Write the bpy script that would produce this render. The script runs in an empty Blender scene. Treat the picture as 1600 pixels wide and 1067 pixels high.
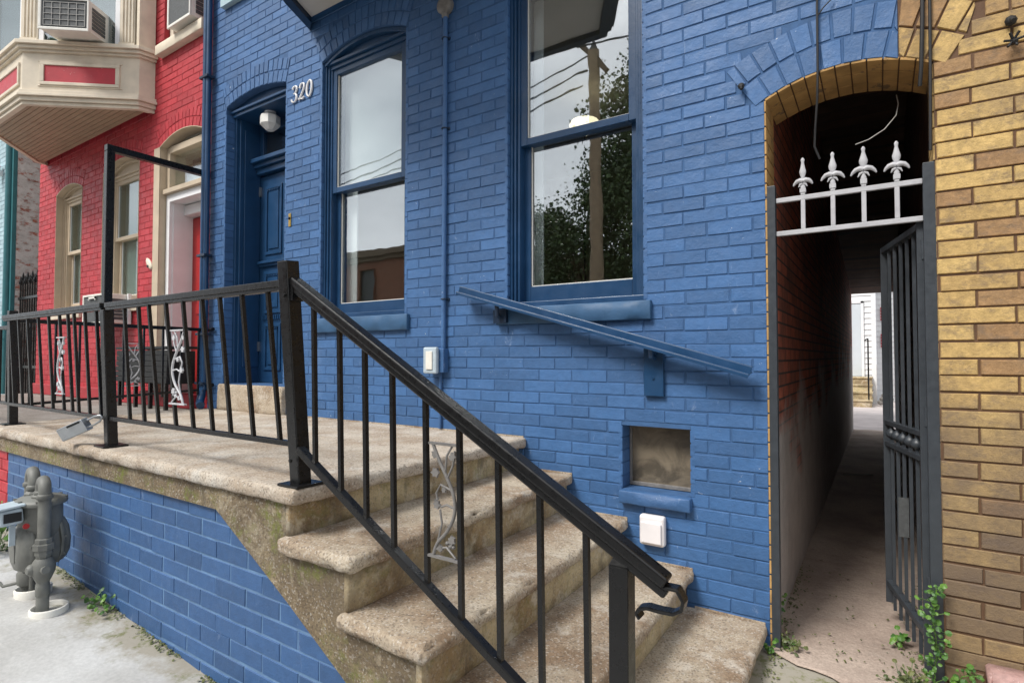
import bpy, bmesh, math, random
from mathutils import Vector, Matrix, noise
random.seed(7)
R = math.radians
scene = bpy.context.scene
C = scene.collection
# ------------------------------------------------------------------ camera
cam = bpy.data.cameras.new('camera'); camo = bpy.data.objects.new('camera', cam); C.objects.link(camo)
YAW, PITCH, ROLL, FPX = R(33.303), R(1.544), R(0.028), 875.58
H0 = 1.45
CAM = Vector((0, -2.87, H0))
fw = Vector((-math.sin(YAW)*math.cos(PITCH), math.cos(YAW)*math.cos(PITCH), math.sin(PITCH)))
rt = Vector((math.cos(YAW), math.sin(YAW), 0)); up = rt.cross(fw)
rt2 = rt*math.cos(ROLL)+up*math.sin(ROLL); up2 = up*math.cos(ROLL)-rt*math.sin(ROLL)
m = Matrix((rt2, up2, -fw)).transposed().to_4x4(); m.translation = CAM
camo.matrix_world = m
cam.sensor_width = 36; cam.lens = FPX/1600*36; cam.clip_start = .05; cam.clip_end = 400
scene.camera = camo
# ------------------------------------------------------------------ light
scene.view_settings.view_transform = 'Standard'; scene.view_settings.look = 'None'
scene.view_settings.exposure = 0.92; scene.view_settings.gamma = 1
SUN_EL, SUN_ROT = R(50), R(203)
world = bpy.data.worlds.new('World'); scene.world = world; world.use_nodes = True
wn = world.node_tree.nodes; wl = world.node_tree.links; wn.clear()
wo = wn.new('ShaderNodeOutputWorld'); bg = wn.new('ShaderNodeBackground')
sky = wn.new('ShaderNodeTexSky'); sky.sky_type = 'NISHITA'; sky.sun_disc = False
sky.sun_elevation = SUN_EL; sky.sun_rotation = SUN_ROT; sky.dust_density = 3
hs = wn.new('ShaderNodeHueSaturation'); hs.inputs['Saturation'].default_value = .35
tc = wn.new('ShaderNodeTexCoord'); mp = wn.new('ShaderNodeMapping'); mp.inputs['Scale'].default_value = (1, 1, 2.2)
nz = wn.new('ShaderNodeTexNoise'); nz.inputs['Scale'].default_value = 1.7; nz.inputs['Detail'].default_value = 6; nz.inputs['Roughness'].default_value = .55
rp = wn.new('ShaderNodeValToRGB'); rp.color_ramp.elements[0].position = .38; rp.color_ramp.elements[0].color = (4.0, 4.5, 5.0, 1)
rp.color_ramp.elements[1].position = .66; rp.color_ramp.elements[1].color = (11.0, 11.2, 11.5, 1)
mx = wn.new('ShaderNodeMix'); mx.data_type = 'RGBA'; mx.inputs[0].default_value = .78
wl.new(sky.outputs[0], hs.inputs['Color']); wl.new(tc.outputs['Generated'], mp.inputs[0]); wl.new(mp.outputs[0], nz.inputs['Vector'])
wl.new(nz.outputs['Fac'], rp.inputs[0]); wl.new(hs.outputs[0], mx.inputs[6]); wl.new(rp.outputs[0], mx.inputs[7])
wl.new(mx.outputs[2], bg.inputs[0]); bg.inputs[1].default_value = .085; wl.new(bg.outputs[0], wo.inputs[0])
sl = bpy.data.lights.new('sun', 'SUN'); sl.energy = 2.1; sl.angle = R(20); sl.color = (1, .96, .9)
so = bpy.data.objects.new('sun', sl); C.objects.link(so)
sd = Vector((math.sin(SUN_ROT)*math.cos(SUN_EL), math.cos(SUN_ROT)*math.cos(SUN_EL), math.sin(SUN_EL)))
so.rotation_euler = (-sd).to_track_quat('-Z', 'Y').to_euler()

# ------------------------------------------------------------------ materials
class NB:
    def __init__(s, name):
        s.m = bpy.data.materials.new(name); s.m.use_nodes = True; s.t = s.m.node_tree; s.n = s.t.nodes; s.l = s.t.links; s.n.clear()
        s.out = s.n.new('ShaderNodeOutputMaterial'); s.b = s.n.new('ShaderNodeBsdfPrincipled'); s.l.new(s.b.outputs[0], s.out.inputs[0])
        s.g = s.n.new('ShaderNodeNewGeometry'); s.pos = s.g.outputs['Position']
    def noise(s, scale, detail=4, rough=.55, vec=None, stretch=None, dist=0):
        v = vec or s.pos
        if stretch:
            mp = s.n.new('ShaderNodeMapping'); mp.inputs['Scale'].default_value = stretch; s.l.new(v, mp.inputs[0]); v = mp.outputs[0]
        n = s.n.new('ShaderNodeTexNoise'); n.inputs['Scale'].default_value = scale; n.inputs['Detail'].default_value = detail
        n.inputs['Roughness'].default_value = rough; n.inputs['Distortion'].default_value = dist; s.l.new(v, n.inputs['Vector']); return n.outputs['Fac']
    def ramp(s, fac, a, b, va=0., vb=1.):
        r = s.n.new('ShaderNodeMapRange'); r.inputs[1].default_value = a; r.inputs[2].default_value = b; r.inputs[3].default_value = va; r.inputs[4].default_value = vb
        s.l.new(fac, r.inputs[0]); return r.outputs[0]
    def mix(s, fac, a, b, mode='MIX'):
        x = s.n.new('ShaderNodeMix'); x.data_type = 'RGBA'; x.blend_type = mode
        for i, v in ((0, fac), (6, a), (7, b)):
            if hasattr(v, 'is_linked') or hasattr(v, 'links'): s.l.new(v, x.inputs[i])
            else: x.inputs[i].default_value = v if i == 0 else (*v[:3], 1)
        return x.outputs[2]
    def math(s, op, a, b=0.):
        x = s.n.new('ShaderNodeMath'); x.operation = op
        for i, v in ((0, a), (1, b)):
            if hasattr(v, 'links'): s.l.new(v, x.inputs[i])
            else: x.inputs[i].default_value = v
        return x.outputs[0]
    def xyz(s):
        x = s.n.new('ShaderNodeSeparateXYZ'); s.l.new(s.pos, x.inputs[0]); return x.outputs
    def vary(s, col, amt, fac):       # multiply col by 1-amt..1+amt
        r = s.ramp(fac, .3, .7, 1-amt, 1+amt); cb = s.n.new('ShaderNodeCombineColor')
        for i in range(3): s.l.new(r, cb.inputs[i])
        return s.mix(1., col, cb.outputs[0], 'MULTIPLY')
    def bump(s, h, strength=.3, dist=.005, prev=None):
        b = s.n.new('ShaderNodeBump'); b.inputs['Strength'].default_value = strength; b.inputs['Distance'].default_value = dist
        s.l.new(h, b.inputs['Height'])
        if prev is not None: s.l.new(prev, b.inputs['Normal'])
        return b.outputs[0]
    def done(s, col, rough=.6, nrm=None, metal=0., spec=None):
        for k, v in (('Base Color', col), ('Roughness', rough), ('Metallic', metal)):
            if hasattr(v, 'links'): s.l.new(v, s.b.inputs[k])
            else: s.b.inputs[k].default_value = (*v[:3], 1) if k == 'Base Color' else v
        if spec is not None: s.b.inputs['Specular IOR Level'].default_value = spec
        if nrm is not None: s.l.new(nrm, s.b.inputs['Normal'])
        return s.m

def painted_brick(name, col, chip=(.75, .78, .8), dark=.8, rough=.55, chips=.668):
    q = NB(name); c = q.vary(col, .10, q.noise(2.2, 5)); c = q.vary(c, .07, q.noise(25, 3))
    c = q.vary(c, .10, q.g.outputs['Random Per Island'])
    # dust runs and scuffs
    sc = q.ramp(q.noise(1.5, 8, .7, stretch=(1, 1, .8)), .60, .78, 0, .30); c = q.mix(sc, c, [min(1, x*1.3+.12) for x in col])
    ch = q.ramp(q.noise(34, 6, .75, stretch=(.7, 1, 1.2), dist=.6), chips, chips+.03); area = q.ramp(q.noise(1.6, 3), .46, .56)
    c = q.mix(q.math('MULTIPLY', ch, area), c, chip)
    rn = q.ramp(q.noise(9, 9, .8, stretch=(1.6, 1, .55), dist=.9), .61, .69, 0, .5); c = q.mix(rn, c, [min(1, x*1.1+.24) for x in col]); dk = q.ramp(q.noise(5, 8, .75, stretch=(1.2, 1, .7)), .58, .72, 0, .45); c = q.mix(dk, c, [x*.62 for x in col])
    n = q.bump(q.noise(110, 4, .6), .35, .0025); n = q.bump(q.noise(24, 6, .7), .55, .009, n)
    return q.done(c, q.ramp(q.noise(9, 3), .3, .7, rough-.1, rough+.12), n)
def joint(name, col):
    q = NB(name); c = q.vary(col, .2, q.noise(14, 5)); return q.done(c, .8, q.bump(q.noise(90, 4), .5, .003))
def simple(name, col, rough=.5, var=.08, sc=12, bs=80, bst=.2, metal=0., spot=None, th=.7, ssc=40, spec=None, isl=0):
    q = NB(name); c = q.vary(col, var, q.noise(sc, 5))
    if isl: c = q.vary(c, isl, q.g.outputs['Random Per Island'])
    if spot: c = q.mix(q.ramp(q.noise(ssc, 6, .7), th, th+.04), c, spot)
    n = q.bump(q.noise(bs, 3), bst, .002) if bst else None
    return q.done(c, q.ramp(q.noise(sc*2, 3), .3, .7, max(.03, rough-.07), min(1, rough+.07)), n, metal, spec)
BLUE = (.043, .120, .280)
M = {}
M['blue'] = painted_brick('blue painted brick', BLUE)
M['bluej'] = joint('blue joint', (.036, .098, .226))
M['blueb'] = painted_brick('weathered blue base brick', (.036, .098, .235), chips=.69)
M['bluejl'] = joint('pale blue joint', (.12, .22, .38))
M['red'] = painted_brick('red painted brick', (.40, .025, .036), chip=(.6, .45, .4), chips=.76)
M['redj'] = joint('red joint', (.32, .021, .030))
M['tealw'] = painted_brick('pale teal painted brick', (.34, .47, .52), chips=.76)
M['tealj'] = joint('teal joint', (.24, .34, .38))
M['trim'] = simple('navy trim', (.012, .052, .130), .36, .14, 6, 60, .25, spot=(.35, .42, .5), th=.73, ssc=55)
M['trimd'] = simple('dark navy', (.008, .022, .050), .4, .14, 6, 60, .2)
M['sillb'] = simple('blue sill stone', (.028, .088, .185), .6, .15, 9, 60, .5, spot=(.3, .36, .42), th=.74, ssc=40)
M['black'] = simple('black gloss iron', (.0065, .0065, .007), .30, .2, 20, 60, .16, spot=(.26, .27, .28), th=.755, ssc=60, spec=.4)
M['dgrey'] = simple('dark grey gate paint', (.036, .043, .052), .42, .12, 20, 100, .3, spot=(.3, .3, .3), th=.76, ssc=60)
M['lgrey'] = simple('silver gate paint', (.42, .42, .44), .45, .1, 20, 100, .3)
M['cast'] = simple('silver cast iron', (.50, .50, .52), .45, .2, 30, 120, .5, spot=(.12, .11, .10), th=.66, ssc=50)
M['castd'] = simple('weathered cast iron', (.17, .162, .155), .5, .25, 30, 120, .5, spot=(.5, .5, .5), th=.68, ssc=50)
M['tan'] = simple('tan paint', (.50, .41, .30), .55, .1, 7, 60, .25, spot=(.28, .2, .13), th=.74, ssc=25)
M['tanl'] = simple('cream paint', (.66, .58, .46), .55, .12, 6, 60, .3, spot=(.33, .25, .18), th=.71, ssc=22)
M['panelred'] = simple('peeling red panel', (.45, .03, .045), .5, .12, 8, 70, .3, spot=(.7, .55, .5), th=.66, ssc=38)
M['white'] = simple('white paint', (.78, .78, .79), .45, .05, 6, 60, .2)
M['offwhite'] = simple('yellowed plastic', (.74, .72, .66), .42, .06, 14, 60, .1, spot=(.45, .33, .2), th=.74, ssc=30)
M['whiteplastic'] = simple('white plastic', (.78, .75, .76), .35, .04, 10, 60, .1)
M['reddoor'] = simple('red door', (.38, .02, .02), .35, .08, 8, 60, .2)
M['teal'] = simple('dark teal trim', (.03, .14, .16), .45, .1, 8, 60, .2)
M['acgrey'] = simple('dark coil', (.07, .075, .078), .6, .3, 60, 200, .5)
M['meter'] = simple('grey meter paint', (.15, .153, .14), .55, .28, 12, 60, .4, spot=(.20, .10, .055), th=.68, ssc=24)
M['meterhead'] = simple('pale blue meter head', (.42, .50, .56), .4, .1, 12, 60, .2)
M['steel'] = simple('brushed steel', (.42, .44, .46), .34, .12, 18, 90, .2, metal=.8)
M['brass'] = simple('brass', (.55, .36, .10), .3, .1, 20, 60, .1, metal=.9)
M['wire'] = simple('black cable', (.012, .012, .013), .6, .1, 20, 60, 0)
M['palewire'] = simple('pale cord', (.4, .39, .37), .6, .1, 20, 60, 0)
M['frost'] = simple('frosted lamp glass', (.80, .79, .75), .35, .05, 20, 60, .05)
M['blind'] = simple('white roller blind', (.80, .79, .82), .8, .03, 4, 60, .05)
M['roomw'] = simple('interior plaster', (.50, .47, .38), .9, .05, 4, 60, .05)
M['roomf'] = simple('interior floor', (.12, .08, .05), .6, .1, 4, 60, .05)
M['soffit'] = simple('soffit board', (.52, .49, .44), .6, .08, 5, 60, .2)
M['roof'] = simple('tar roof', (.04, .04, .04), .9)
M['bark'] = simple('bark', (.15, .11, .075), .9, .25, 20, 40, .8)
M['pole'] = simple('weathered timber', (.30, .22, .14), .85, .25, 10, 40, .8)
M['brownbrick'] = simple('brown brick', (.20, .085, .05), .8, .25, 4, 30, .5)
M['stone2'] = simple('pink granite', (.36, .22, .20), .7, .2, 60, 90, .6, spot=(.6, .5, .48), th=.62, ssc=160)
M['darkfill'] = simple('black box plastic', (.009, .010, .011), .6, .1, 10, 60, .2)
M['vinyl'] = simple('white siding', (.74, .75, .76), .5, .04, 3, 60, .05)
M['doorgrey'] = simple('pale grey door', (.55, .60, .64), .5, .04, 3, 60, .05)
M['litter'] = simple('pale litter', (.6, .58, .54), .8)
M['ceramic'] = simple('ceramic plaque', (.75, .68, .55), .35)

def island_leaf(name, a, b):
    q = NB(name); c = q.mix(q.g.outputs['Random Per Island'], a, b); m_ = q.done(c, .5)
    return m_
M['leaf'] = island_leaf('bright leaf', (.022, .085, .014), (.12, .24, .035))
M['leafd'] = island_leaf('dark tree leaf', (.028, .055, .018), (.095, .15, .045))
M['moss'] = island_leaf('dry weed', (.05, .07, .025), (.14, .15, .05))

# concrete with aggregate, moss, wear
def concrete(name, col, brown, pale, moss=.0, agg=1., bump=.8, stains=True):
    q = NB(name); x = q.xyz()
    c = q.mix(q.ramp(q.noise(3.2, 6, .62), .38, .62), col, brown)
    c = q.mix(q.ramp(q.noise(7, 6, .65), .55, .68, 0, .7), c, pale)
    v = q.n.new('ShaderNodeTexVoronoi'); v.inputs['Scale'].default_value = 150; q.l.new(q.pos, v.inputs['Vector'])
    sp = q.n.new('ShaderNodeSeparateColor'); q.l.new(v.outputs['Color'], sp.inputs[0])
    c = q.mix(q.ramp(sp.outputs[0], .84, .92, 0, .6*agg), c, (.60, .56, .50)); c = q.mix(q.ramp(sp.outputs[1], .80, .9, 0, .6*agg), c, (.11, .085, .065)); c = q.mix(q.ramp(q.noise(17, 7, .75), .56, .70, 0, .55*agg), c, brown)
    c = q.vary(c, .30*agg, q.noise(120, 5, .8)); c = q.mix(q.ramp(q.noise(11, 8, .8, dist=.7), .60, .64, 0, .5), c, (.13, .10, .075)); c = q.mix(q.ramp(q.noise(19, 8, .8, dist=.5), .63, .66, 0, .55), c, (.55, .51, .44))
    if moss:
        c = q.mix(q.ramp(q.noise(2.1, 6, .7), .50, .60, 0, .55), c, (.15, .115, .075)); c = q.mix(q.ramp(q.noise(4.1, 8, .75, dist=.8), .56, .63, 0, .55), c, pale)
        mo = q.math('MULTIPLY', q.ramp(q.noise(4.5, 5, .6), .50, .60), q.ramp(q.noise(26, 5, .7), .42, .60, 0, moss)); c = q.mix(mo, c, (.20, .22, .045))
        dk = q.ramp(q.noise(5.5, 6, .7, stretch=(1.3, 1.3, .5)), .56, .68, 0, .6); c = q.mix(dk, c, (.10, .085, .065))
    n = q.bump(q.noise(38, 9, .75), bump, .014); n = q.bump(v.outputs['Distance'], .35*agg, .003, n)
    return q.done(c, .88, n)
M['conc'] = concrete('porch concrete', (.50, .425, .325), (.28, .195, .125), (.62, .565, .49), .0, .85)
M['concm'] = concrete('mossy porch concrete', (.35, .275, .17), (.17, .12, .07), (.50, .43, .31), 1., 1., 1.3)
M['riser'] = concrete('pale step risers', (.60, .50, .31), (.36, .25, .13), (.66, .60, .48), .35, .5, .8)
M['landing'] = concrete('landing slab', (.52, .455, .375), (.36, .28, .205), (.58, .55, .50), 0, .85, .7)
M['redfloor'] = concrete('neighbour porch slab', (.25, .23, .21), (.17, .15, .13), (.3, .29, .27), 0, .3, .3)
def sidewalk():
    q = NB('sidewalk concrete'); x = q.xyz()
    c = q.mix(q.ramp(q.noise(1.6, 6, .6), .4, .62), (.50, .50, .49), (.40, .395, .38)); c = q.vary(c, .10, q.noise(60, 4))
    # brown dirt and moss gathered along the wall foot
    d = q.ramp(q.math('ADD', x[1], q.ramp(q.noise(5, 5, .7), .3, .7, -.16, .16)), -1.78, -1.60, 0, .8)
    c = q.mix(d, c, (.26, .23, .17)); c = q.mix(q.math('MULTIPLY', d, q.ramp(q.noise(14, 5, .7), .52, .62)), c, (.14, .15, .05))
    c = q.mix(q.ramp(q.noise(8, 7, .75, dist=.8), .64, .69, 0, .55), c, (.22, .21, .19)); c = q.mix(q.ramp(q.noise(2.6, 8, .75, dist=1.2), .54, .68, 0, .5), c, (.36, .35, .33)); c = q.mix(q.ramp(q.noise(55, 6, .8), .66, .69, 0, .6), c, (.2, .18, .16))
    # one score line across the slab
    n = q.bump(q.noise(120, 4, .6), .3, .003); n = q.bump(q.noise(6, 4), .3, .01, n)
    return q.done(c, .85, n)
M['sidewalk'] = sidewalk()
def alleyfloor():
    q = NB('alley floor concrete')
    c = q.mix(q.ramp(q.noise(2.6, 6, .65), .38, .62), (.46, .37, .31), (.31, .24, .20)); c = q.mix(q.ramp(q.noise(5, 6, .7), .56, .7, 0, .8), c, (.40, .33, .28))
    c = q.mix(q.ramp(q.noise(13, 7, .75, dist=.5), .63, .68), c, (.10, .07, .05)); c = q.vary(c, .15, q.noise(90, 4))
    n = q.bump(q.noise(28, 6, .7), .8, .012)
    return q.done(c, .8, n)
M['alley'] = alleyfloor()
M['ground'] = simple('packed ground', (.22, .20, .17), .9, .2, 2, 40, .5)
M['yard'] = simple('yard concrete', (.52, .47, .46), .85, .15, 3, 40, .4)
M['road'] = simple('asphalt', (.055, .055, .056), .85, .15, 3, 60, .5)

def yellowbrick():
    q = NB('yellow brick'); x = q.xyz(); r = q.g.outputs['Random Per Island']
    c = q.mix(r, (.56, .385, .15), (.41, .27, .105)); c = q.mix(q.ramp(q.math('FRACT', q.math('MULTIPLY', r, 7.3)), .74, .8, 0, .8), c, (.27, .15, .075))
    c = q.vary(c, .32, q.noise(34, 7, .75)); c = q.mix(q.ramp(q.noise(7, 8, .8, stretch=(1, 1, 1.7)), .50, .62, 0, .65), c, (.16, .115, .08)); c = q.mix(q.ramp(q.noise(2.3, 5, .7), .50, .66, 0, .55), c, (.20, .145, .09)); c = q.mix(q.ramp(q.noise(60, 6, .8), .60, .66, 0, .6), c, (.17, .12, .08))
    # soot and damp near the footing
    low = q.math('MULTIPLY', q.ramp(q.math('ADD', x[2], q.ramp(q.noise(4, 4), .3, .7, -.25, .25)), (.75), 1.45, .94, 0), q.ramp(r, 0, 1, .6, 1))
    c = q.mix(low, c, (.115, .082, .062)); c = q.mix(q.ramp(q.noise(9, 7, .8, dist=1), .665, .70, 0, .7), c, (.62, .56, .45))
    n = q.bump(q.noise(75, 6, .7), .8, .005)
    return q.done(c, .8, n)
M['yb'] = yellowbrick()
M['ybj'] = joint('brown mortar', (.105, .055, .028))
M['ybs'] = simple('ochre jamb brick', (.42, .25, .09), .8, .25, 10, 60, .7, spot=(.2, .13, .07), th=.6, ssc=12)
def alleywall(name, right=False):
    q = NB(name); x = q.xyz(); cb = q.n.new('ShaderNodeCombineXYZ'); q.l.new(x[1], cb.inputs[0]); q.l.new(x[2], cb.inputs[1])
    br = q.n.new('ShaderNodeTexBrick'); q.l.new(cb.outputs[0], br.inputs['Vector']); br.inputs['Scale'].default_value = 1
    br.inputs['Brick Width'].default_value = .21; br.inputs['Row Height'].default_value = .068; br.inputs['Mortar Size'].default_value = .006
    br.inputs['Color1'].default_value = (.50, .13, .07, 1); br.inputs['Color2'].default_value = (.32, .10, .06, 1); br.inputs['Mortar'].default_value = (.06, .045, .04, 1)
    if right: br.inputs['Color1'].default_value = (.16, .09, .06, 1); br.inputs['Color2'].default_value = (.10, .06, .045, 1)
    c = q.vary(br.outputs['Color'], .3, q.noise(7, 5, .7)); c = q.mix(q.ramp(q.noise(2.2, 4), .48, .64, 0, .5), c, (.06, .045, .038))
    h = q.math('ADD', x[2], q.math('ADD', q.ramp(q.noise(1.4, 6, .6), .3, .7, -.38, .38), q.math('MULTIPLY', x[1], -.04)))
    pl = q.ramp(h, .88, 1.18, .95, 0); c = q.mix(pl, c, q.vary((.50, .47, .45), .15, q.noise(6, 6, .7)))
    n = q.bump(br.outputs['Fac'], -.6, .006); n = q.bump(q.noise(40, 5, .7), .6, .006, n)
    return q.done(c, .85, n)
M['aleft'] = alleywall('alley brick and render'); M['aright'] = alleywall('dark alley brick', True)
def mottled():
    q = NB('whitewashed old brick'); x = q.xyz(); cb = q.n.new('ShaderNodeCombineXYZ'); q.l.new(q.math('ADD', x[1], x[0]), cb.inputs[0]); q.l.new(x[2], cb.inputs[1])
    br = q.n.new('ShaderNodeTexBrick'); q.l.new(cb.outputs[0], br.inputs['Vector']); br.inputs['Scale'].default_value = 1
    br.inputs['Brick Width'].default_value = .21; br.inputs['Row Height'].default_value = .068; br.inputs['Mortar Size'].default_value = .008
    br.inputs['Color1'].default_value = (.34, .10, .06, 1); br.inputs['Color2'].default_value = (.22, .08, .06, 1); br.inputs['Mortar'].default_value = (.30, .28, .25, 1)
    f = q.ramp(q.noise(7, 6, .75, stretch=(1, 1, 2)), .38, .50); c = q.mix(f, br.outputs['Color'], q.vary((.52, .50, .49), .25, q.noise(9, 6, .8)))
    n = q.bump(br.outputs['Fac'], -.8, .01); n = q.bump(q.noise(30, 5), .7, .01, n)
    return q.done(c, .85, n)
M['mottled'] = mottled()
def glass(name, gloss=.5, tint=(.92, .96, .95), fres=True):
    q = NB(name); q.n.remove(q.b)
    g = q.n.new('ShaderNodeBsdfGlossy'); g.inputs['Roughness'].default_value = .012; g.inputs['Color'].default_value = (.95, .97, 1, 1)
    t = q.n.new('ShaderNodeBsdfTransparent'); t.inputs[0].default_value = (*tint, 1); mxs = q.n.new('ShaderNodeMixShader')
    q.l.new(q.bump(q.noise(2.6, 2), .035, .02), g.inputs['Normal'])
    mxs.inputs[0].default_value = gloss; q.l.new(t.outputs[0], mxs.inputs[1]); q.l.new(g.outputs[0], mxs.inputs[2]); q.l.new(mxs.outputs[0], q.out.inputs[0]); return q.m
M['glass'] = glass('window glass', .25)
M['glassd'] = glass('dim window glass', .22, (.7, .78, .76))
def dirtyglass():
    q = NB('cloudy plastic sheet'); c = q.mix(q.ramp(q.noise(5, 5, .6, dist=1.2), .4, .6), (.085, .072, .055), (.20, .165, .12))
    return q.done(c, .22, q.bump(q.noise(7, 3, dist=.8), .5, .012))
M['cloudy'] = dirtyglass()
def emis(name, col, s):
    q = NB(name); q.b.inputs['Emission Color'].default_value = (*col, 1); q.b.inputs['Emission Strength'].default_value = s; return q.done(col, .4)
M['litlamp'] = emis('lit lamp glass', (1, .86, .58), 1.0)
def siding():
    q = NB('tan siding boards'); x = q.xyz()
    c = q.vary((.36, .27, .18), .1, q.noise(8, 5)); return q.done(c, .5, q.bump(q.noise(30, 3), .2, .003))
M['tanside'] = siding()

# ------------------------------------------------------------------ mesh helpers
def worldloc(o):
    v = Vector((0, 0, 0))
    while o is not None: v += o.location; o = o.parent
    return v
class MB:
    def __init__(s): s.v = []; s.f = []; s.sm = []; s.mi = []; s.cur = 0
    def add(s, vs, fs, smooth=False):
        b = len(s.v); s.v += [tuple(v) for v in vs]
        for f in fs: s.f.append([b+i for i in f]); s.sm.append(smooth); s.mi.append(s.cur)
        return s
    def box(s, x0, x1, y0, y1, z0, z1):
        vs = [(x, y, z) for z in (z0, z1) for y in (y0, y1) for x in (x0, x1)]
        return s.add(vs, [(0, 2, 3, 1), (4, 5, 7, 6), (0, 1, 5, 4), (2, 6, 7, 3), (0, 4, 6, 2), (1, 3, 7, 5)])
    def bar(s, a, b, w, h, up=(0, 0, 1), w2=None, h2=None):
        a = Vector(a); b = Vector(b); d = (b-a).normalized(); upv = Vector(up)
        if abs(d.dot(upv)) > .98: upv = Vector((0, 1, 0))
        sx = d.cross(upv).normalized(); sy = sx.cross(d)
        vs = []
        for p, ww, hh in ((a, w, h), (b, w2 or w, h2 or h)):
            for i, j in ((-1, -1), (1, -1), (1, 1), (-1, 1)): vs.append(p+sx*ww/2*i+sy*hh/2*j)
        return s.add(vs, [(3, 2, 1, 0), (4, 5, 6, 7), (0, 1, 5, 4), (1, 2, 6, 5), (2, 3, 7, 6), (3, 0, 4, 7)])
    def tube(s, pts, r, n=10, cap=True, radii=None):
        pts = [Vector(p) for p in pts]; rings = []; prev = None
        for i, p in enumerate(pts):
            d = (pts[min(i+1, len(pts)-1)]-pts[max(i-1, 0)]).normalized()
            if prev is None: u = d.orthogonal().normalized()
            else: u = (prev-d*prev.dot(d)).normalized()
            prev = u; w = d.cross(u); rr = radii[i] if radii else r
            rings.append([p+(u*math.cos(2*math.pi*k/n)+w*math.sin(2*math.pi*k/n))*rr for k in range(n)])
        vs = [v for rg in rings for v in rg]; fs = []
        for i in range(len(rings)-1):
            for k in range(n): fs.append((i*n+k, i*n+(k+1) % n, (i+1)*n+(k+1) % n, (i+1)*n+k))
        s.add(vs, fs, True)
        if cap:
            s.add(rings[0], [tuple(reversed(range(n)))]); s.add(rings[-1], [tuple(range(n))])
        return s
    def lathe(s, c, prof, axis=(0, 0, 1), n=20, smooth=True, sx=1, sy=1):
        c = Vector(c); ax = Vector(axis).normalized(); u = ax.orthogonal().normalized() if abs(ax.z) < .99 else Vector((1, 0, 0)); w = ax.cross(u)
        vs = []; fs = []
        for r, h in prof:
            for k in range(n): vs.append(c+ax*h+u*(r*sx*math.cos(2*math.pi*k/n))+w*(r*sy*math.sin(2*math.pi*k/n)))
        for i in range(len(prof)-1):
            for k in range(n): fs.append((i*n+k, i*n+(k+1) % n, (i+1)*n+(k+1) % n, (i+1)*n+k))
        s.add(vs, fs, smooth); m_ = len(prof)-1
        s.add(vs[:n], [tuple(reversed(range(n)))]); s.add(vs[m_*n:], [tuple(range(n))]); return s
    def prism(s, poly, fn, d0, d1):   # poly in 2D; fn(a,b,d)->3D
        n = len(poly); vs = [fn(a, b, d0) for a, b in poly]+[fn(a, b, d1) for a, b in poly]
        fs = [tuple(range(n)), tuple(reversed(range(n, 2*n)))]+[(i, n+i, n+(i+1) % n, (i+1) % n) for i in range(n)]
        return s.add(vs, fs)
    def build(s, name, mats, parent=None, bevel=0, seg=2, **tags):
        off = worldloc(parent)
        me = bpy.data.meshes.new(name); me.from_pydata([(v[0]-off.x, v[1]-off.y, v[2]-off.z) for v in s.v], [], s.f)
        mats = mats if isinstance(mats, (list, tuple)) else [mats]
        for k in mats: me.materials.append(M[k])
        for p, sm, mi in zip(me.polygons, s.sm, s.mi): p.use_smooth = sm; p.material_index = mi
        bm = bmesh.new(); bm.from_mesh(me); bmesh.ops.recalc_face_normals(bm, faces=bm.faces); bm.to_mesh(me); bm.free()
        me.update(); o = bpy.data.objects.new(name, me); C.objects.link(o)
        if parent: o.parent = parent
        if bevel:
            bv = o.modifiers.new('bevel', 'BEVEL'); bv.width = bevel; bv.segments = seg; bv.limit_method = 'ANGLE'; bv.angle_limit = R(40)
        for k, v in tags.items(): o[k] = v
        return o
def thing(name, label, cat, loc=(0, 0, 0), group=None):
    o = bpy.data.objects.new(name, None); C.objects.link(o); o.location = loc; o.empty_display_size = .1
    o['label'] = label; o['category'] = cat
    if group: o['group'] = group
    return o
# openings: dict x0 x1 z0 zs rise
def OP(x0, x1, z0, zs, rise=0., d=.22, **k): return dict(x0=x0, x1=x1, z0=z0, zs=zs, rise=rise, d=d, **k)
def top_at(o, x):
    hw = (o['x1']-o['x0'])/2; xc = (o['x0']+o['x1'])/2; return o['zs']+o['rise']*max(0, 1-((x-xc)/hw)**2)
def slab(mb, x0, x1, z0, z1, ops, y=0, soffits=True):
    xs = {x0, x1}
    for o in ops:
        n = 14 if o['rise'] else 1
        for i in range(n+1):
            x = o['x0']+(o['x1']-o['x0'])*i/n
            if x0 <= x <= x1: xs.add(round(x, 5))
    xs = sorted(xs)
    for a, b in zip(xs, xs[1:]):
        if b-a < 1e-4: continue
        mid = (a+b)/2; iv = sorted([o for o in ops if o['x0'] < mid < o['x1']], key=lambda o: o['z0']); za, zb = z0, z0
        for o in iv:
            if o['z0'] > max(za, zb)+1e-4: mb.add([(a, y, za), (b, y, zb), (b, y, o['z0']), (a, y, o['z0'])], [(0, 1, 2, 3)])
            za, zb = top_at(o, a), top_at(o, b)
            if soffits: mb.add([(a, y, za), (b, y, zb), (b, y+o['d'], zb), (a, y+o['d'], za)], [(0, 1, 2, 3)])
        mb.add([(a, y, za), (b, y, zb), (b, y, z1), (a, y, z1)], [(0, 1, 2, 3)])
    if soffits:
        for o in ops:
            d = o['d']
            for x in (o['x0'], o['x1']):
                if x0 <= x <= x1: mb.add([(x, y, o['z0']), (x, y+d, o['z0']), (x, y+d, o['zs']), (x, y, o['zs'])], [(0, 1, 2, 3)])
            mb.add([(o['x0'], y, o['z0']), (o['x1'], y, o['z0']), (o['x1'], y+d, o['z0']), (o['x0'], y+d, o['z0'])], [(0, 1, 2, 3)])
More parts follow.
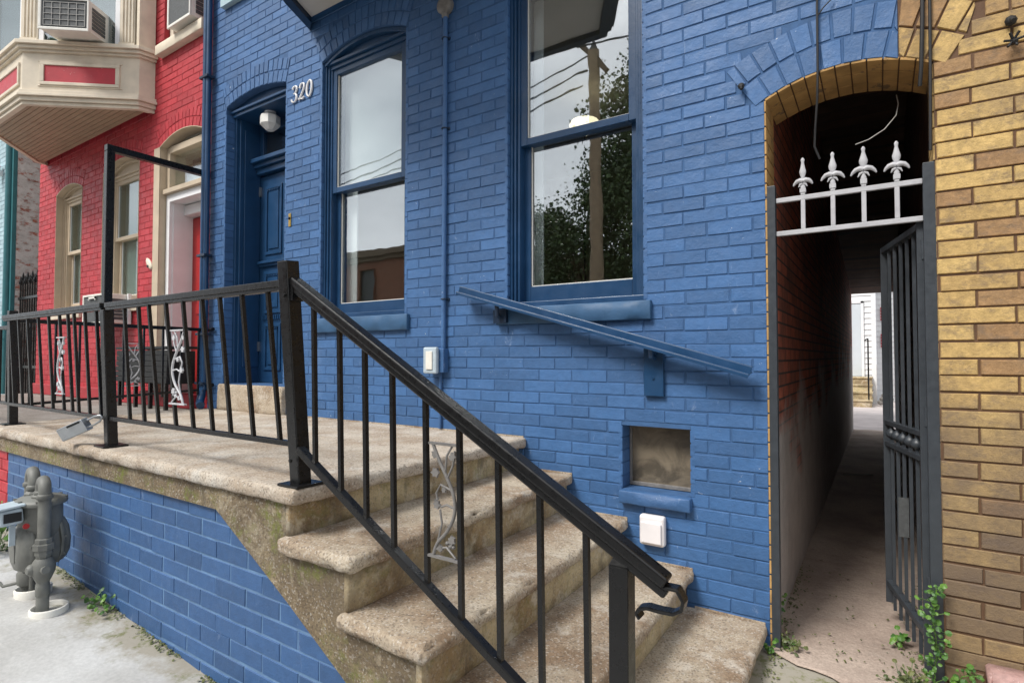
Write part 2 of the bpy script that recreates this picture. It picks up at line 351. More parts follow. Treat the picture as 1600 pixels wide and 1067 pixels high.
def pillow(mb, quad, y, d, b=.003, j=.0012):   # quad corners in XZ ccw
    cx = sum(p[0] for p in quad)/4; cz = sum(p[1] for p in quad)/4; back = []; front = []
    dd = d+random.uniform(-.0012, .0015)
    for x, z in quad:
        jx, jz = random.uniform(-j, j), random.uniform(-j, j); x += jx; z += jz; back.append((x, y+.002, z))
        sx = -b if x > cx else b; sz = -b if z > cz else b; front.append((x+sx, y-dd+random.uniform(-.0007, .0007), z+sz))
    mb.add(back+front, [(4, 5, 6, 7), (0, 1, 5, 4), (1, 2, 6, 5), (2, 3, 7, 6), (3, 0, 4, 7)])
def blocked(ops, za, zb):
    r = []
    for o in ops:
        if zb <= o['z0']+.004: continue
        top = o['zs']+o['rise']
        if za >= top-.004: continue
        if za <= o['zs'] or o['rise'] == 0: r.append((o['x0'], o['x1']))
        else:
            hw = (o['x1']-o['x0'])/2; xc = (o['x0']+o['x1'])/2; k = hw*math.sqrt(max(0, 1-(za-o['zs'])/o['rise'])); r.append((xc-k, xc+k))
    for o in ops:
        if not o['rise']: continue
        hw = (o['x1']-o['x0'])/2; xc = (o['x0']+o['x1'])/2; rs = o['rise']; Rr = (hw*hw+rs*rs)/(2*rs); cz = o['zs']+rs-Rr; Ro = Rr+2*o.get('vh', .10); tA = math.tan(math.asin(hw/Rr)+o.get('ve', 0)/Rr)
        zm = za*.5+zb*.5
        if zb < o['zs'] or zm >= cz+Ro-.02: continue
        k = min(math.sqrt(Ro*Ro-(zm-cz)**2), (zm-cz)*tA)+.006; r.append((xc-k, xc+k))
    return sorted(r)
def bricks(mb, x0, x1, z0, z1, ops, y=0, ch=.068, bl=.215, jt=.007, d=.0034, ph=0., skew=.0):
    n = int(round((z1-z0)/ch))
    for i in range(n):
        za = z0+i*ch; zb = za+ch-jt; bl_ = blocked(ops, za, zb)
        x = x0-bl*(.5 if i % 2 else 0)-bl+ph+random.uniform(-.006, .006)
        while x < x1:
            a, b = x+jt/2, x+bl-jt/2; x += bl
            segs = [(max(a, x0), min(b, x1))]
            for p, q in bl_:
                ns = []
                for s0, s1 in segs:
                    if q <= s0 or p >= s1: ns.append((s0, s1)); continue
                    if p-s0 > .02: ns.append((s0, p))
                    if s1-q > .02: ns.append((q, s1))
                segs = ns
            for s0, s1 in segs:
                if s1-s0 > .02:
                    w1 = .0035*noise.noise(Vector((s0*1.7, za*40, 1))); w2 = .0035*noise.noise(Vector((s1*1.7, za*40, 1))); e = random.uniform(0, jt*.45); u = random.uniform(-.0005, jt*.35)
                    pillow(mb, [(s0-(u if s0 == a else 0), za+w1), (s1+(u if s1 == b else 0), za+w2), (s1+(u if s1 == b else 0), zb+w2+e), (s0-(u if s0 == a else 0), zb+w1+e)], y, d, random.uniform(.002, .0045))
def voussoirs(mb, o, y=0, rows=2, h=.10, w=.068, d=.0050, clip=None, ext=.0):
    hw = (o['x1']-o['x0'])/2; xc = (o['x0']+o['x1'])/2; r = o['rise']; Rr = (hw*hw+r*r)/(2*r); cz = o['zs']+r-Rr; A = math.asin(hw/Rr)+ext/Rr
    for k in range(rows):
        ri = Rr+k*h+.002; ro = Rr+(k+1)*h-.006; n = max(4, int(round(2*A*ri/w))); st = (k % 2)*.5
        for i in range(-1, n+1):
            a0 = -A+2*A*(i+st)/n; a1 = -A+2*A*(i+1+st)/n; a0 = max(a0, -A); a1 = min(a1, A)
            if a1-a0 < .3*2*A/n: continue
            g = .0035/ri; q = [(xc+ri*math.sin(a0+g), cz+ri*math.cos(a0+g)), (xc+ri*math.sin(a1-g), cz+ri*math.cos(a1-g)), (xc+ro*math.sin(a1-g), cz+ro*math.cos(a1-g)), (xc+ro*math.sin(a0+g), cz+ro*math.cos(a0+g))]
            if clip:
                if max(p[0] for p in q) < clip[0]+.012 or min(p[0] for p in q) > clip[1]-.012: continue
                q = [(min(max(p[0], clip[0]), clip[1]), p[1]) for p in q]
            pillow(mb, q, y, d, .003)
def rough_box(mb, x0, x1, y0, y1, z0, z1, r=.02, amp=.0025, step=.035, smooth=True, seed=0):
    """rounded box with weathered, slightly uneven faces"""
    def axis(a, b):
        n = max(1, int((b-a-2*r)/step)); L = [a, a+r*.3, a+r]+[a+r+(b-a-2*r)*i/n for i in range(1, n)]+[b-r, b-r*.3, b]; return L
    X, Y, Z = axis(x0, x1), axis(y0, y1), axis(z0, z1); c0 = Vector((x0+r, y0+r, z0+r)); c1 = Vector((x1-r, y1-r, z1-r)); idx = {}
    vs = []
    def V(i, j, k):
        if (i, j, k) in idx: return idx[(i, j, k)]
        p = Vector((X[i], Y[j], Z[k])); q = Vector([min(max(p[t], c0[t]), c1[t]) for t in range(3)]); d = p-q
        if d.length > 1e-6: p = q+d.normalized()*r
        if d.length > r*1.02: p -= d.normalized()*(max(0, noise.noise(q*17+Vector((seed, 3, 1)))-.12)*.022+max(0, noise.noise(q*6+Vector((1, seed, 1)))-.1)*.012)*(amp/.003)
        nn = noise.noise_vector(p*9+Vector((seed, 0, 0)))*amp+noise.noise_vector(p*31)*amp*.6; p += nn
        idx[(i, j, k)] = len(vs); vs.append(p); return idx[(i, j, k)]
    fs = []; nx, ny, nz_ = len(X)-1, len(Y)-1, len(Z)-1
    for k in (0, nz_):
        for i in range(nx):
            for j in range(ny): fs.append((V(i, j, k), V(i+1, j, k), V(i+1, j+1, k), V(i, j+1, k)))
    for j in (0, ny):
        for i in range(nx):
            for k in range(nz_): fs.append((V(i, j, k), V(i+1, j, k), V(i+1, j, k+1), V(i, j, k+1)))
    for i in (0, nx):
        for j in range(ny):
            for k in range(nz_): fs.append((V(i, j, k), V(i, j+1, k), V(i, j+1, k+1), V(i, j, k+1)))
    mb.add(vs, fs, smooth)
def leaf_mesh(mb, pos, nrm, size, heart=True):
    n = Vector(nrm).normalized(); u = n.orthogonal().normalized(); a = random.uniform(0, 6.28); u = Matrix.Rotation(a, 3, n) @ u; w = n.cross(u); p = Vector(pos)
    o = [(0, -.5), (.42, -.25), (.5, .1), (.28, .42), (0, .55), (-.28, .42), (-.5, .1), (-.42, -.25)]
    vs = [p+n*size*.10]+[p+(u*x+w*y)*size+n*size*(random.uniform(-.10, .10)-abs(x)*.25) for x, y in o]; mb.add(vs, [(0, i+1, (i+1) % 8+1) for i in range(8)])
def plant(name, label, pts, nleaf, size, spread, mat='leaf', group=None, stemmat='leaf', up=.3):
    c = Vector(pts[0]); r = thing(name, label, 'plant', c, group); s = MB(); f = MB()
    for a, b in zip(pts, pts[1:]): s.tube([a, (Vector(a)+Vector(b))/2+Vector((random.uniform(-.01, .01), random.uniform(-.01, .01), 0)), b], .0022, 5)
    for i in range(nleaf):
        k = random.random()*(len(pts)-1); a = Vector(pts[int(k)]); b = Vector(pts[min(int(k)+1, len(pts)-1)]); q = a.lerp(b, k-int(k))
        q2 = q+Vector((random.gauss(0, spread), random.gauss(0, spread)-.01, abs(random.gauss(0, spread)))); s.tube([q, q2], .0011, 4)
        leaf_mesh(f, q2, (random.gauss(0, .5), -.8+random.gauss(0, .4), .8+random.gauss(0, .4)), size*random.uniform(.5, 1.2))
    s.build('stem', stemmat, r); f.build('foliage', mat, r); return r

# ================================================================== SETTING
def gz(x, y):       # sidewalk height
    sx = .08-.079*(x+2.35) if x < -2.35 else (.08-.03*(x+2.35) if x < 0 else .01)
    a = max(0., min(1., (y+.75)/.6)); t = max(0, min(1, (x+1.3)/.6)); tgt = .098; return sx*(1-a*t)+tgt*a*t
g = MB(); g.box(-150, 150, -160, 150, -1.0, -.35); g.build('ground', 'ground', kind='structure')
sw = MB(); X = [-30, -20, -14, -10]+[-8+i*.25 for i in range(49)]+[5, 8, 14, 24]; Y = [-4.6, -4, -3.5]+[-3+i*.12 for i in range(26)]
vs = [(x, y, gz(x, y)+noise.noise(Vector((x*1.3, y*1.3, 0)))*.006) for y in Y for x in X]; nx = len(X)
sw.add(vs, [(j*nx+i, j*nx+i+1, (j+1)*nx+i+1, (j+1)*nx+i) for j in range(len(Y)-1) for i in range(nx-1)], True)
sw.box(-30, 24, -4.62, -4.58, -.36, -.05)
sw.build('sidewalk', 'sidewalk', kind='structure')
k = MB(); k.box(-30, 24, -4.78, -4.6, -.345, -.02); k.build('kerb', 'sidewalk', kind='structure', bevel=.02)
rd = MB(); rd.box(-60, 60, -12.2, -4.78, -.4, -.15); rd.build('road', 'road', kind='structure')
ps = MB(); ps.box(-60, 60, -15.8, -12.2, -.4, -.02); ps.build('pavement', 'sidewalk', kind='structure')
al = MB(); YA = [-.40, -.3, -.2, -.1, 0]+[.15*i for i in range(1, 66)]; XA = [-.46+i*.068 for i in range(11)]
vs = [(x, max(y, -.03-.45*(x+.46)+.02*math.sin(x*23)) if y < 0 else y, (.108+noise.noise(Vector((x*4, y*3, 3)))*.012-.004*y) if y >= 0 else .112+y*.02) for y in YA for x in XA]
al.add(vs, [(j*11+i, j*11+i+1, (j+1)*11+i+1, (j+1)*11+i) for j in range(len(YA)-1) for i in range(10)], True)
al.build('alley_floor', 'alley', kind='structure')
yd = MB(); yd.box(-12, 12, 9.76, 30, -.1, .06); yd.build('yard_floor', 'yard', kind='structure')

# ================================================================== BLUE HOUSE
WTOP = 5.65
bh = thing('row_house', 'royal blue painted brick row house with two tall windows and a recessed door', 'house', (-2.9, 0, 0))
wL = OP(-3.705, -2.785, 1.75, 3.80, .10); wR = OP(-1.92, -1.045, 1.75, 3.80, .10)
dO = OP(-5.085, -4.175, 1.2, 3.772, .068, .32, vh=.105); bO = OP(-1.173, -.805, .742, 1.082, 0, .14); aO = OP(-.445, .2, -.2, 2.672, .08, .22, vh=.125, ve=.05)
XL, XR = -5.345, .083
w = MB(); slab(w, XL, XR, -.2, WTOP, [wL, wR, dO, bO, aO], 0, True)
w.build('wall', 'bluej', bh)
# drop soffit of the alley arch: separate ochre part, sits 3 mm inside
b = MB(); bz = -.2+.014
bricks(b, XL, XR, bz, WTOP, [wL, wR, dO, bO, aO]); voussoirs(b, wL, rows=2); voussoirs(b, wR, rows=2); voussoirs(b, dO, rows=2, h=.105)
voussoirs(b, aO, rows=2, h=.125, w=.078, clip=(-.75, XR), ext=.05)
b.build('brickwork', 'blue', bh)
for o, dd in ((wL, .03), (wR, .03), (dO, .10), (bO, .12)):     # painted reveal bricks, 3 mm proud of the joint skin
    n = int((o['zs']-o['z0'])/.068)
    for xa, xb in ((o['x0']-.02, o['x0']+.003), (o['x1']-.003, o['x1']+.02)):
        rv = MB()
        for i in range(n):
            z = o['z0']+i*.068; rv.box(xa, xb, -.003, dd, z+.003, z+.063)
        rv.build('reveal_bricks', 'blue', bh, bevel=.002)
def window(root, o, mt, lower_bottom, meet, ghead, sash_w=.045, blind=False, dy=0, deep=.05, sill=None, sillmat='sillb', gmat='glass', casing=.06, stile='trim'):
    x0, x1, z0, zs = o['x0'], o['x1'], o['z0'], o['zs']; c = MB(); top = zs+.001
    for i, (a, bb, yy) in enumerate(((0, .022, .022), (.022, .04, .036), (.04, casing, .05))):
        c.box(x0+a+.003, x0+bb, yy+dy, .22, z0, top); c.box(x1-bb, x1-a-.003, yy+dy, .22, z0, top)
    # head board and arched infill
    c.box(x0+.003, x1-.003, .045+dy, .22, ghead+.045, ghead+.075); c.box(x0+.003, x1-.003, .025+dy, .22, ghead+.077, ghead+.10)
    n = 12; xa = x0+.004; xb = x1-.004; poly = [(xa, ghead+.10)]+[(xb, ghead+.10)]+[(xb+(xa-xb)*i/n, max(ghead+.105, top_at(o, xb+(xa-xb)*i/n)-.002)) for i in range(n+1)]
    c.prism(poly, lambda a, z, d: (a, d, z), .055+dy, .2)
    arc = MB()
    for i in range(n):
        p = xa+(xb-xa)*i/n; q = xa+(xb-xa)*(i+1)/n
        c.bar((p, .04+dy, top_at(o, p)-.018), (q, .04+dy, top_at(o, q)-.018), .05, .03)
    win = c.build('window', mt, root, bevel=.003)
    xi0, xi1 = x0+casing, x1-casing
    def sash(za, zb, y, br, tr, nm):
        s = MB(); s.box(xi0-.01, xi0+sash_w, y, y+.035, za, zb); s.box(xi1-sash_w, xi1+.01, y, y+.035, za, zb)
        s.box(xi0+sash_w, xi1-sash_w, y, y+.035, za, za+br); s.box(xi0+sash_w, xi1-sash_w, y, y+.035, zb-tr, zb)
        s.build('sash', stile, win, bevel=.003)
        pt = MB(); e = .006       # putty line
        pt.box(xi0+sash_w, xi0+sash_w+e, y+.012, y+.02, za+br, zb-tr); pt.box(xi0+sash_w, xi1-sash_w, y+.012, y+.02, za+br, za+br+e)
        pt.build('putty', 'offwhite' if mt == 'trim' else 'white', win)
        p = MB(); p.box(xi0+sash_w-.005, xi1-sash_w+.005, y+.022, y+.026, za+br-.005, zb-tr+.005); p.build('pane', gmat, win)
    sash(meet-.04, ghead+.045, .06+dy, .042, .045, 'u'); sash(z0+.03, meet+.005, .105+dy, lower_bottom-z0-.03, .04, 'l')
    bs = MB(); bs.box(x0+.003, x1-.003, .01+dy, .2, z0, z0+.032); bs.build('window_board', mt, win, bevel=.004)
    if sill:
        s = MB(); rough_box(s, sill[0], sill[1], -.035, .02, sill[2], z0-.002, .006, .0012); s.build('sill', sillmat, win)
    return win
window(bh, wL, 'trim', 1.87, 2.79, 3.70, sill=(-3.755, -2.735, 1.635))
window(bh, wR, 'trim', 1.885, 2.80, 3.70, sill=(-1.985, -1.0, 1.645))
# interior seen through the glass
rm = MB(); ry0, ry1 = .225, 4.2
def room(mb, x0, x1, y0, y1, z0, z1):
    mb.add([(x0, y0, z0), (x0, y1, z0), (x0, y1, z1), (x0, y0, z1), (x1, y0, z0), (x1, y1, z0), (x1, y1, z1), (x1, y0, z1)], [(0, 1, 2, 3), (4, 7, 6, 5), (1, 5, 6, 2)])
    mb.add([(x0, y0, z1), (x1, y0, z1), (x1, y1, z1), (x0, y1, z1)], [(0, 1, 2, 3)])
room(rm, -4.1, -.52, ry0, ry1, .98, 4.02); rm.build('interior_wall', 'roomw', bh)
rf = MB(); rf.box(-4.1, -.52, ry0, ry1, .93, .978); rf.build('interior_floor', 'roomf', bh)
ij = MB()
for o in (wL, wR):
    for xa, xb in ((o['x0']+.005, o['x0']+.07), (o['x1']-.07, o['x1']-.005)): ij.box(xa, xb, .222, .25, o['z0'], 3.9)
ij.build('inner_casing', 'white', bh)
bl = MB(); bl.box(-3.62, -2.86, .165, .170, 2.83, 3.78); bl.tube([(-3.62, .168, 3.79), (-2.86, .168, 3.79)], .018, 10); bl.build('roller_blind', 'blind', bh)
bl = MB(); bl.box(-3.62, -3.50, .19, .20, 1.80, 2.82); bl.build('curtain', 'blind', bh)
bl = MB(); bl.box(-1.84, -1.78, .2, .21, 1.8, 3.8); bl.build('curtain', 'blind', bh)
# unseen house mass and roof, added to keep daylight out of the passage
ms = MB(); ms.box(XL+.01, -.53, 4.25, 9.72, 0, WTOP); ms.box(XL+.01, XR-.002, .23, 9.70, 4.05, WTOP-.01); ms.build('rear_mass', 'brownbrick', bh)
rf = MB(); rf.box(XL, XR-.003, -.12, 9.8, WTOP, WTOP+.25); rf.build('roof', 'roof', bh)
ls = MB(); ls.add([(XL+.01, .23, -.2), (XL+.01, 4.3, -.2), (XL+.01, 4.3, 4.2), (XL+.01, .23, 4.2)], [(0, 1, 2, 3)]); ls.build('party_wall', 'brownbrick', bh)
# basement window
bw = MB(); bw.box(-1.17, -.808, .118, .125, .745, 1.08); bwin = bw.build('basement_window', 'cloudy', bh)
f = MB(); f.box(-1.17, -1.158, .10, .118, .745, 1.08); f.box(-.82, -.808, .1, .118, .745, 1.08); f.box(-1.158, -.82, .1, .118, .745, .765); f.box(-1.158, -.82, .1, .118, 1.065, 1.08)
f.build('frame', 'castd', bwin, bevel=.002)
s = MB(); rough_box(s, -1.178, -.80, -.045, .05, .672, .741, .007, .002); s.build('basement_sill', 'blue', bh)
# door recess -----------------------------------------------------------
dr = MB(); zt = 3.70
for x, sgn in ((-5.082, 1), (-4.178, -1)):
    a, c = sorted((x, x+sgn*.03)); dr.box(a, c, .08, .36, 1.2, 3.84); a, c = sorted((x+sgn*.03, x+sgn*.05)); dr.box(a, c, .11, .36, 1.2, 3.78)
    a, c = sorted((x+sgn*.05, x+sgn*.062)); dr.box(a, c, .15, .31, 1.35, 3.6)
dr.box(-5.08, -4.18, .055, .36, zt-.005, zt+.025); dr.box(-5.08, -4.18, .035, .36, zt+.027, zt+.05)
poly = [(-5.08, zt+.05), (-4.18, zt+.05)]+[(-4.18-.9*i/12, max(zt+.056, top_at(dO, -4.18-.9*i/12)-.003)) for i in range(13)]
dr.prism(poly, lambda a, z, d: (a, d, z), .07, .3)
doorway = dr.build('doorway', 'trim', bh, bevel=.004)
tr = MB(); tr.box(-5.03, -4.23, .30, .34, 3.62, 3.70); tr.box(-5.03, -4.96, .30, .34, 3.30, 3.62); tr.box(-4.30, -4.23, .30, .34, 3.30, 3.62); tr.build('transom_frame', 'trim', doorway, bevel=.004)
g_ = MB(); g_.box(-4.962, -4.298, .322, .328, 3.33, 3.625); g_.build('pane', 'glassd', doorway)
cn = MB(); cn.box(-5.03, -4.23, .20, .34, 3.295, 3.335); cn.box(-5.03, -4.23, .235, .34, 3.255, 3.295); cn.box(-5.03, -4.23, .265, .34, 3.20, 3.255); cn.build('cornice', 'trim', doorway, bevel=.006)
d_ = MB(); d_.box(-5.03, -4.23, .315, .36, 1.205, 3.19); door = d_.build('door', 'trim', bh)
p = MB()
for za, zb in ((2.42, 3.08), (1.86, 2.26), (1.32, 1.76)):
    for xa, xb in ((-4.93, -4.67), (-4.59, -4.33)):
        p.box(xa, xb, .302, .3149, za, za+.03); p.box(xa, xb, .302, .3149, zb-.03, zb); p.box(xa, xa+.03, .302, .3149, za+.03, zb-.03); p.box(xb-.03, xb, .302, .3149, za+.03, zb-.03)
        p.box(xa+.055, xb-.055, .306, .3149, za+.055, zb-.055)
        for q in range(7): p.box(xa+.04+q*.026, xa+.054+q*.026, .298, .3149, zb-.052, zb-.034)
p.build('panel', 'trim', door, bevel=.003)
p = MB(); p.box(-5.0, -4.26, .27, .314, 2.335, 2.36); p.box(-5.0, -4.26, .29, .314, 2.31, 2.336); p.build('ledge', 'trim', door, bevel=.003); p = MB()
for q in range(22): p.box(-4.95+q*.03, -4.935+q*.03, .295, .314, 1.80, 1.84)
p.build('dentils', 'trim', door)
kb = MB(); kb.lathe((-4.30, .314, 2.25), [(.014, 0), (.012, .03), (.028, .04), (.03, .055), (.018, .068)], (0, -1, 0), 14); kb.build('door_knob', 'brass', door)
hg = MB(); hg.box(-5.02, -5.005, .296, .314, 3.0, 3.09); hg.box(-5.02, -5.005, .296, .314, 1.5, 1.59); hg.build('hinge', 'steel', door)
st = MB(); rough_box(st, -5.10, -4.13, -.05, .33, .955, 1.198, .015, .003); st.build('doorstep', 'conc', bh)
# upper floor sill over the door
s = MB(); s.box(-5.13, -4.60, -.05, .02, 4.72, 4.80); s.box(-5.13, -5.08, .001, .03, 4.80, 5.5); s.build('upper_sill', 'tealw', bh)
# bay over the windows
def bay_prism(mb, poly, z0, z1): mb.prism(poly, lambda a, b_, d: (a, b_, d), z0, z1)
def outset(poly, e):    # grow polygon (open to wall) outward in plan
    cx = sum(p[0] for p in poly)/len(poly); out = []
    n = len(poly)
    for i, (x, y) in enumerate(poly):
        a = poly[i-1]; c = poly[(i+1) % n]
        d1 = Vector((x-a[0], y-a[1])).normalized(); d2 = Vector((c[0]-x, c[1]-y)).normalized(); n1 = Vector((d1.y, -d1.x)); n2 = Vector((d2.y, -d2.x))
        bb = (n1+n2); bb = bb/max(.3, bb.dot(n1)) if bb.length > .01 else n1
        q = Vector((x, y))+bb*e; out.append((q.x, min(q.y, -.003) if y > -.02 else q.y))
    return out
bp = [(-3.86, -.003), (-3.81, -.12), (-3.72, -.33), (-3.20, -1.24), (-1.86, -1.24), (-1.27, -.2), (-1.22, -.12), (-1.18, -.003)]
by = MB(); bay_prism(by, outset(bp, -.015), 4.165, 5.5); bay = by.build('bay_window', 'trim', bh)
by = MB(); bay_prism(by, outset(bp, -.075), 4.150, 4.164); by.build('soffit', 'soffit', bay)
by = MB()
def ring(mb, poly, e0, e1, z0, z1):
    a, c = outset(poly, e0), outset(poly, e1); n = len(poly); vs = [(x, y, z) for z in (z0, z1) for pl in (a, c) for x, y in pl]
    fs = []
    for i in range(n-1):
        j = i+1; A = lambda t, q_, k_: t*2*n+q_*n+k_
        fs += [(A(0, 0, i), A(0, 0, j), A(0, 1, j), A(0, 1, i)), (A(1, 0, i), A(1, 1, i), A(1, 1, j), A(1, 0, j)), (A(0, 1, i), A(0, 1, j), A(1, 1, j), A(1, 1, i)), (A(0, 0, i), A(1, 0, i), A(1, 0, j), A(0, 0, j))]
    mb.add(vs, fs)
ring(by, bp, -.07, .0, 4.11, 4.163); ring(by, bp, -.07, .035, 4.17, 4.21); ring(by, bp, -.07, .055, 4.212, 4.27); ring(by, bp, -.07, .02, 4.272, 4.36); by.build('cornice', 'trimd', bay, bevel=.004)

# house numbers
def glyph(txt, x, z, h, y, mat, parent, name='digit', shear=.18, ext=.004, wide=1.0, off=0.):
    cu = bpy.data.curves.new('glyph', 'FONT'); cu.body = txt; cu.size = h/.70; cu.extrude = ext; cu.shear = shear; cu.bevel_depth = .0012; cu.offset = off
    o = bpy.data.objects.new('glyph', cu); C.objects.link(o); dg = bpy.context.evaluated_depsgraph_get(); me = bpy.data.meshes.new_from_object(o.evaluated_get(dg)); bpy.data.objects.remove(o)
    me.transform(Matrix.Translation(Vector((x, y, z))-worldloc(parent)) @ Matrix.Rotation(R(90), 4, 'X') @ Matrix.Diagonal((wide, 1, 1, 1)))
    me.materials.clear(); me.materials.append(M[mat]); q = bpy.data.objects.new(name, me); C.objects.link(q)
    if parent: q.parent = parent
    return q
hn = thing('house_number', 'white metal house number 320 on blue brick between door and left window', 'house number', (-3.95, -.01, 3.55))
def stroke(pts, r, nm='digit'):      # thick-thin serif numeral strokes, in XZ
    mb = MB(); sm = []
    P = [Vector((a, -.012, c)) for a, c in pts]; n = len(P)
    for i in range(n-1):
        p0, p1, p2, p3 = P[max(i-1, 0)], P[i], P[i+1], P[min(i+2, n-1)]
        for t in (0, .25, .5, .75): sm.append(.5*((2*p1)+(p2-p0)*t+(2*p0-5*p1+4*p2-p3)*t*t+(3*p1-p0-3*p2+p3)*t**3))
    sm.append(P[-1]); rad = []
    for i, p in enumerate(sm):
        d = sm[min(i+1, len(sm)-1)]-sm[max(i-1, 0)]; k = abs(d.z)/max(1e-6, d.length); rad.append(r*(.5+.75*k))
    mb.tube(sm, r, 8, radii=rad); return mb
hgt = .132; z0n = 3.565
def sc(lst, x, w_): return [(x+a*w_+b_*.012, z0n+b_*hgt) for a, b_ in lst]
stroke(sc([(.08, .82), (.22, .96), (.5, 1.), (.8, .9), (.84, .72), (.62, .57), (.38, .53), (.68, .48), (.92, .3), (.8, .08), (.45, 0), (.15, .05), (.03, .18)], -4.085, .072), .008).build('digit', 'white', hn)
stroke(sc([(.1, .72), (.2, .92), (.5, 1.), (.82, .9), (.85, .68), (.6, .42), (.25, .15), (.03, .03), (.4, .06), (.7, .0), (.95, .12)], -3.99, .072), .008).build('digit', 'white', hn)
stroke(sc([(.5, 1.), (.2, .85), (.08, .5), (.2, .15), (.5, 0), (.8, .15), (.92, .5), (.8, .85), (.5, 1.)], -3.895, .075), .008).build('digit', 'white', hn)
# porch lamp
lp = thing('porch_lamp', 'white faceted glass lamp hanging in the blue doorway recess', 'lamp', (-4.66, .17, 3.70))
a = MB(); a.lathe((-4.66, .17, 3.70), [(.05, 0), (.05, -.012), (.035, -.02)], n=16); a.build('base', 'white', lp)
a = MB(); a.lathe((-4.66, .17, 3.68), [(.05, 0), (.088, -.03), (.088, -.105), (.035, -.155)], n=8, smooth=False); a.build('shade', 'frost', lp)
# doorbell
a = thing('doorbell', 'small brass doorbell plate on blue brick right of the doorway', 'doorbell', (-4.098, -.005, 2.55))
q = MB(); q.box(-4.113, -4.083, -.011, -.004, 2.53, 2.64); q.build('plate', 'brass', a, bevel=.002)
q = MB(); q.lathe((-4.098, -.011, 2.60), [(.012, 0), (.012, .006), (.006, .009)], (0, -1, 0), 12); q.build('button', 'black', a)
# conduit and round box
a = thing('conduit', 'blue painted vertical conduit with round grey cover between the two windows', 'conduit', (-2.41, -.02, 1.5))
q = MB(); q.tube([(-2.405, -.024, 3.74), (-2.408, -.022, 3.0), (-2.41, -.024, 2.2), (-2.412, -.024, 1.5)], .016, 12); q.tube([(-2.44, -.018, 1.36), (-2.445, -.018, .975)], .011, 10); q.build('pipe', 'blue', a)
for z in (3.58, 2.97, 1.83):
    q = MB(); q.box(-2.44, -2.376, -.012, -.004, z-.008, z+.008); q.tube([(-2.43, -.01, z), (-2.425, -.036, z), (-2.408, -.044, z), (-2.392, -.036, z), (-2.387, -.01, z)], .004, 6); q.build('clamp', 'trimd', a)
q = MB(); q.lathe((-2.407, -.005, 3.80), [(.058, 0), (.060, .035), (.056, .042), (.02, .045)], (0, -1, 0), 24); q.lathe((-2.407, -.024, 3.755), [(.024, 0), (.024, .03), (.018, .035)], (0, 0, -1), 12); q.build('round_cover', 'castd', a)
a = thing('outdoor_socket', 'blue socket box with clear plastic cover at the foot of the conduit', 'socket', (-2.42, -.02, 1.42))
q = MB(); q.box(-2.53, -2.385, -.055, -.004, 1.345, 1.50); q.build('box', 'blue', a, bevel=.004)
q = MB(); q.box(-2.535, -2.42, -.088, -.056, 1.338, 1.512); q.build('cover', 'meterhead', a, bevel=.010)
q = MB(); q.box(-2.505, -2.45, -.096, -.0885, 1.365, 1.485); q.build('cover_window', 'offwhite', a, bevel=.003)
a = thing('wall_box', 'white rounded plastic cover under the basement window', 'socket', (-.996, 0, .555))
q = MB(); q.box(-1.062, -.93, -.05, -.004, .478, .632); q.build('cover', 'whiteplastic', a, bevel=.014, seg=4)
q = MB(); q.box(-1.05, -.942, -.062, -.0505, .493, .60); q.build('lid', 'whiteplastic', a, bevel=.008, seg=3)
# sloping wall rail
a = thing('wall_rail', 'blue painted steel angle handrail sloping down the blue wall', 'handrail', (-1.36, -.09, 1.6))
p0 = Vector((-2.227, -.095, 1.862)); p1 = Vector((-.504, -.095, 1.372)); dn = (p1-p0).normalized(); nn = Vector((dn.z, 0, -dn.x)); nn = nn if nn.z > 0 else -nn
q = MB(); q.bar(p0+nn*.014, p1+nn*.014, .006, .036, up=nn); q.bar(p0+nn*.032+Vector((0, .012, 0)), p1+nn*.032+Vector((0, .012, 0)), .026, .005, up=nn)
q.bar(p0-nn*.005+Vector((0, -.012, 0)), p1-nn*.005+Vector((0, -.012, 0)), .03, .006, up=nn); q.bar(p0-nn*.013+Vector((0, -.026, 0)), p1-nn*.013+Vector((0, -.026, 0)), .004, .016, up=nn)
q.bar(p0+nn*.0+Vector((0, .03, 0)), p1+nn*.0+Vector((0, .03, 0)), .04, .005, up=nn); q.build('rail', 'trim', a, bevel=.0015)
q = MB(); q.box(-1.04, -.935, -.028, -.005, 1.245, 1.51); q.tube([(-.985, -.02, 1.44), (-.985, -.07, 1.45), (-.985, -.075, 1.515)], .014, 8); q.lathe((-.99, -.028, 1.475), [(.02, 0), (.02, .008)], (0, -1, 0), 8); q.lathe((-.99, -.028, 1.34), [(.008, 0), (.008, .006)], (0, -1, 0), 6); q.build('bracket', 'trim', a, bevel=.002)
q = MB(); q.box(-1.985, -1.89, -.06, -.036, 1.655, 1.735); q.tube([(-1.935, -.05, 1.69), (-1.935, -.09, 1.70), (-1.935, -.095, 1.765)], .014, 8); q.build('bracket', 'trimd', a, bevel=.002)
# downspout
a = thing('downspout', 'blue painted downspout at the joint of blue and red houses', 'downspout', (-5.32, -.06, .97))
q = MB()
for dx, dy in ((-.03, 0), (0, -.012), (.03, 0)): q.tube([(-5.33+dx, -.06+dy, 5.6), (-5.33+dx, -.06+dy, 1.14)], .022, 10)
q.box(-5.37, -5.29, -.07, -.035, 1.14, 5.6); q.tube([(-5.33, -.06, 1.16), (-5.33, -.065, 1.08), (-5.29, -.10, 1.02), (-5.22, -.13, 1.0)], .036, 10); q.build('pipe', 'trim', a)
for z in (4.1, 2.4, 1.66, 1.2):
    q = MB(); q.box(-5.395, -5.255, -.10, -.02, z-.012, z+.012); q.build('strap', 'trimd', a, bevel=.003)
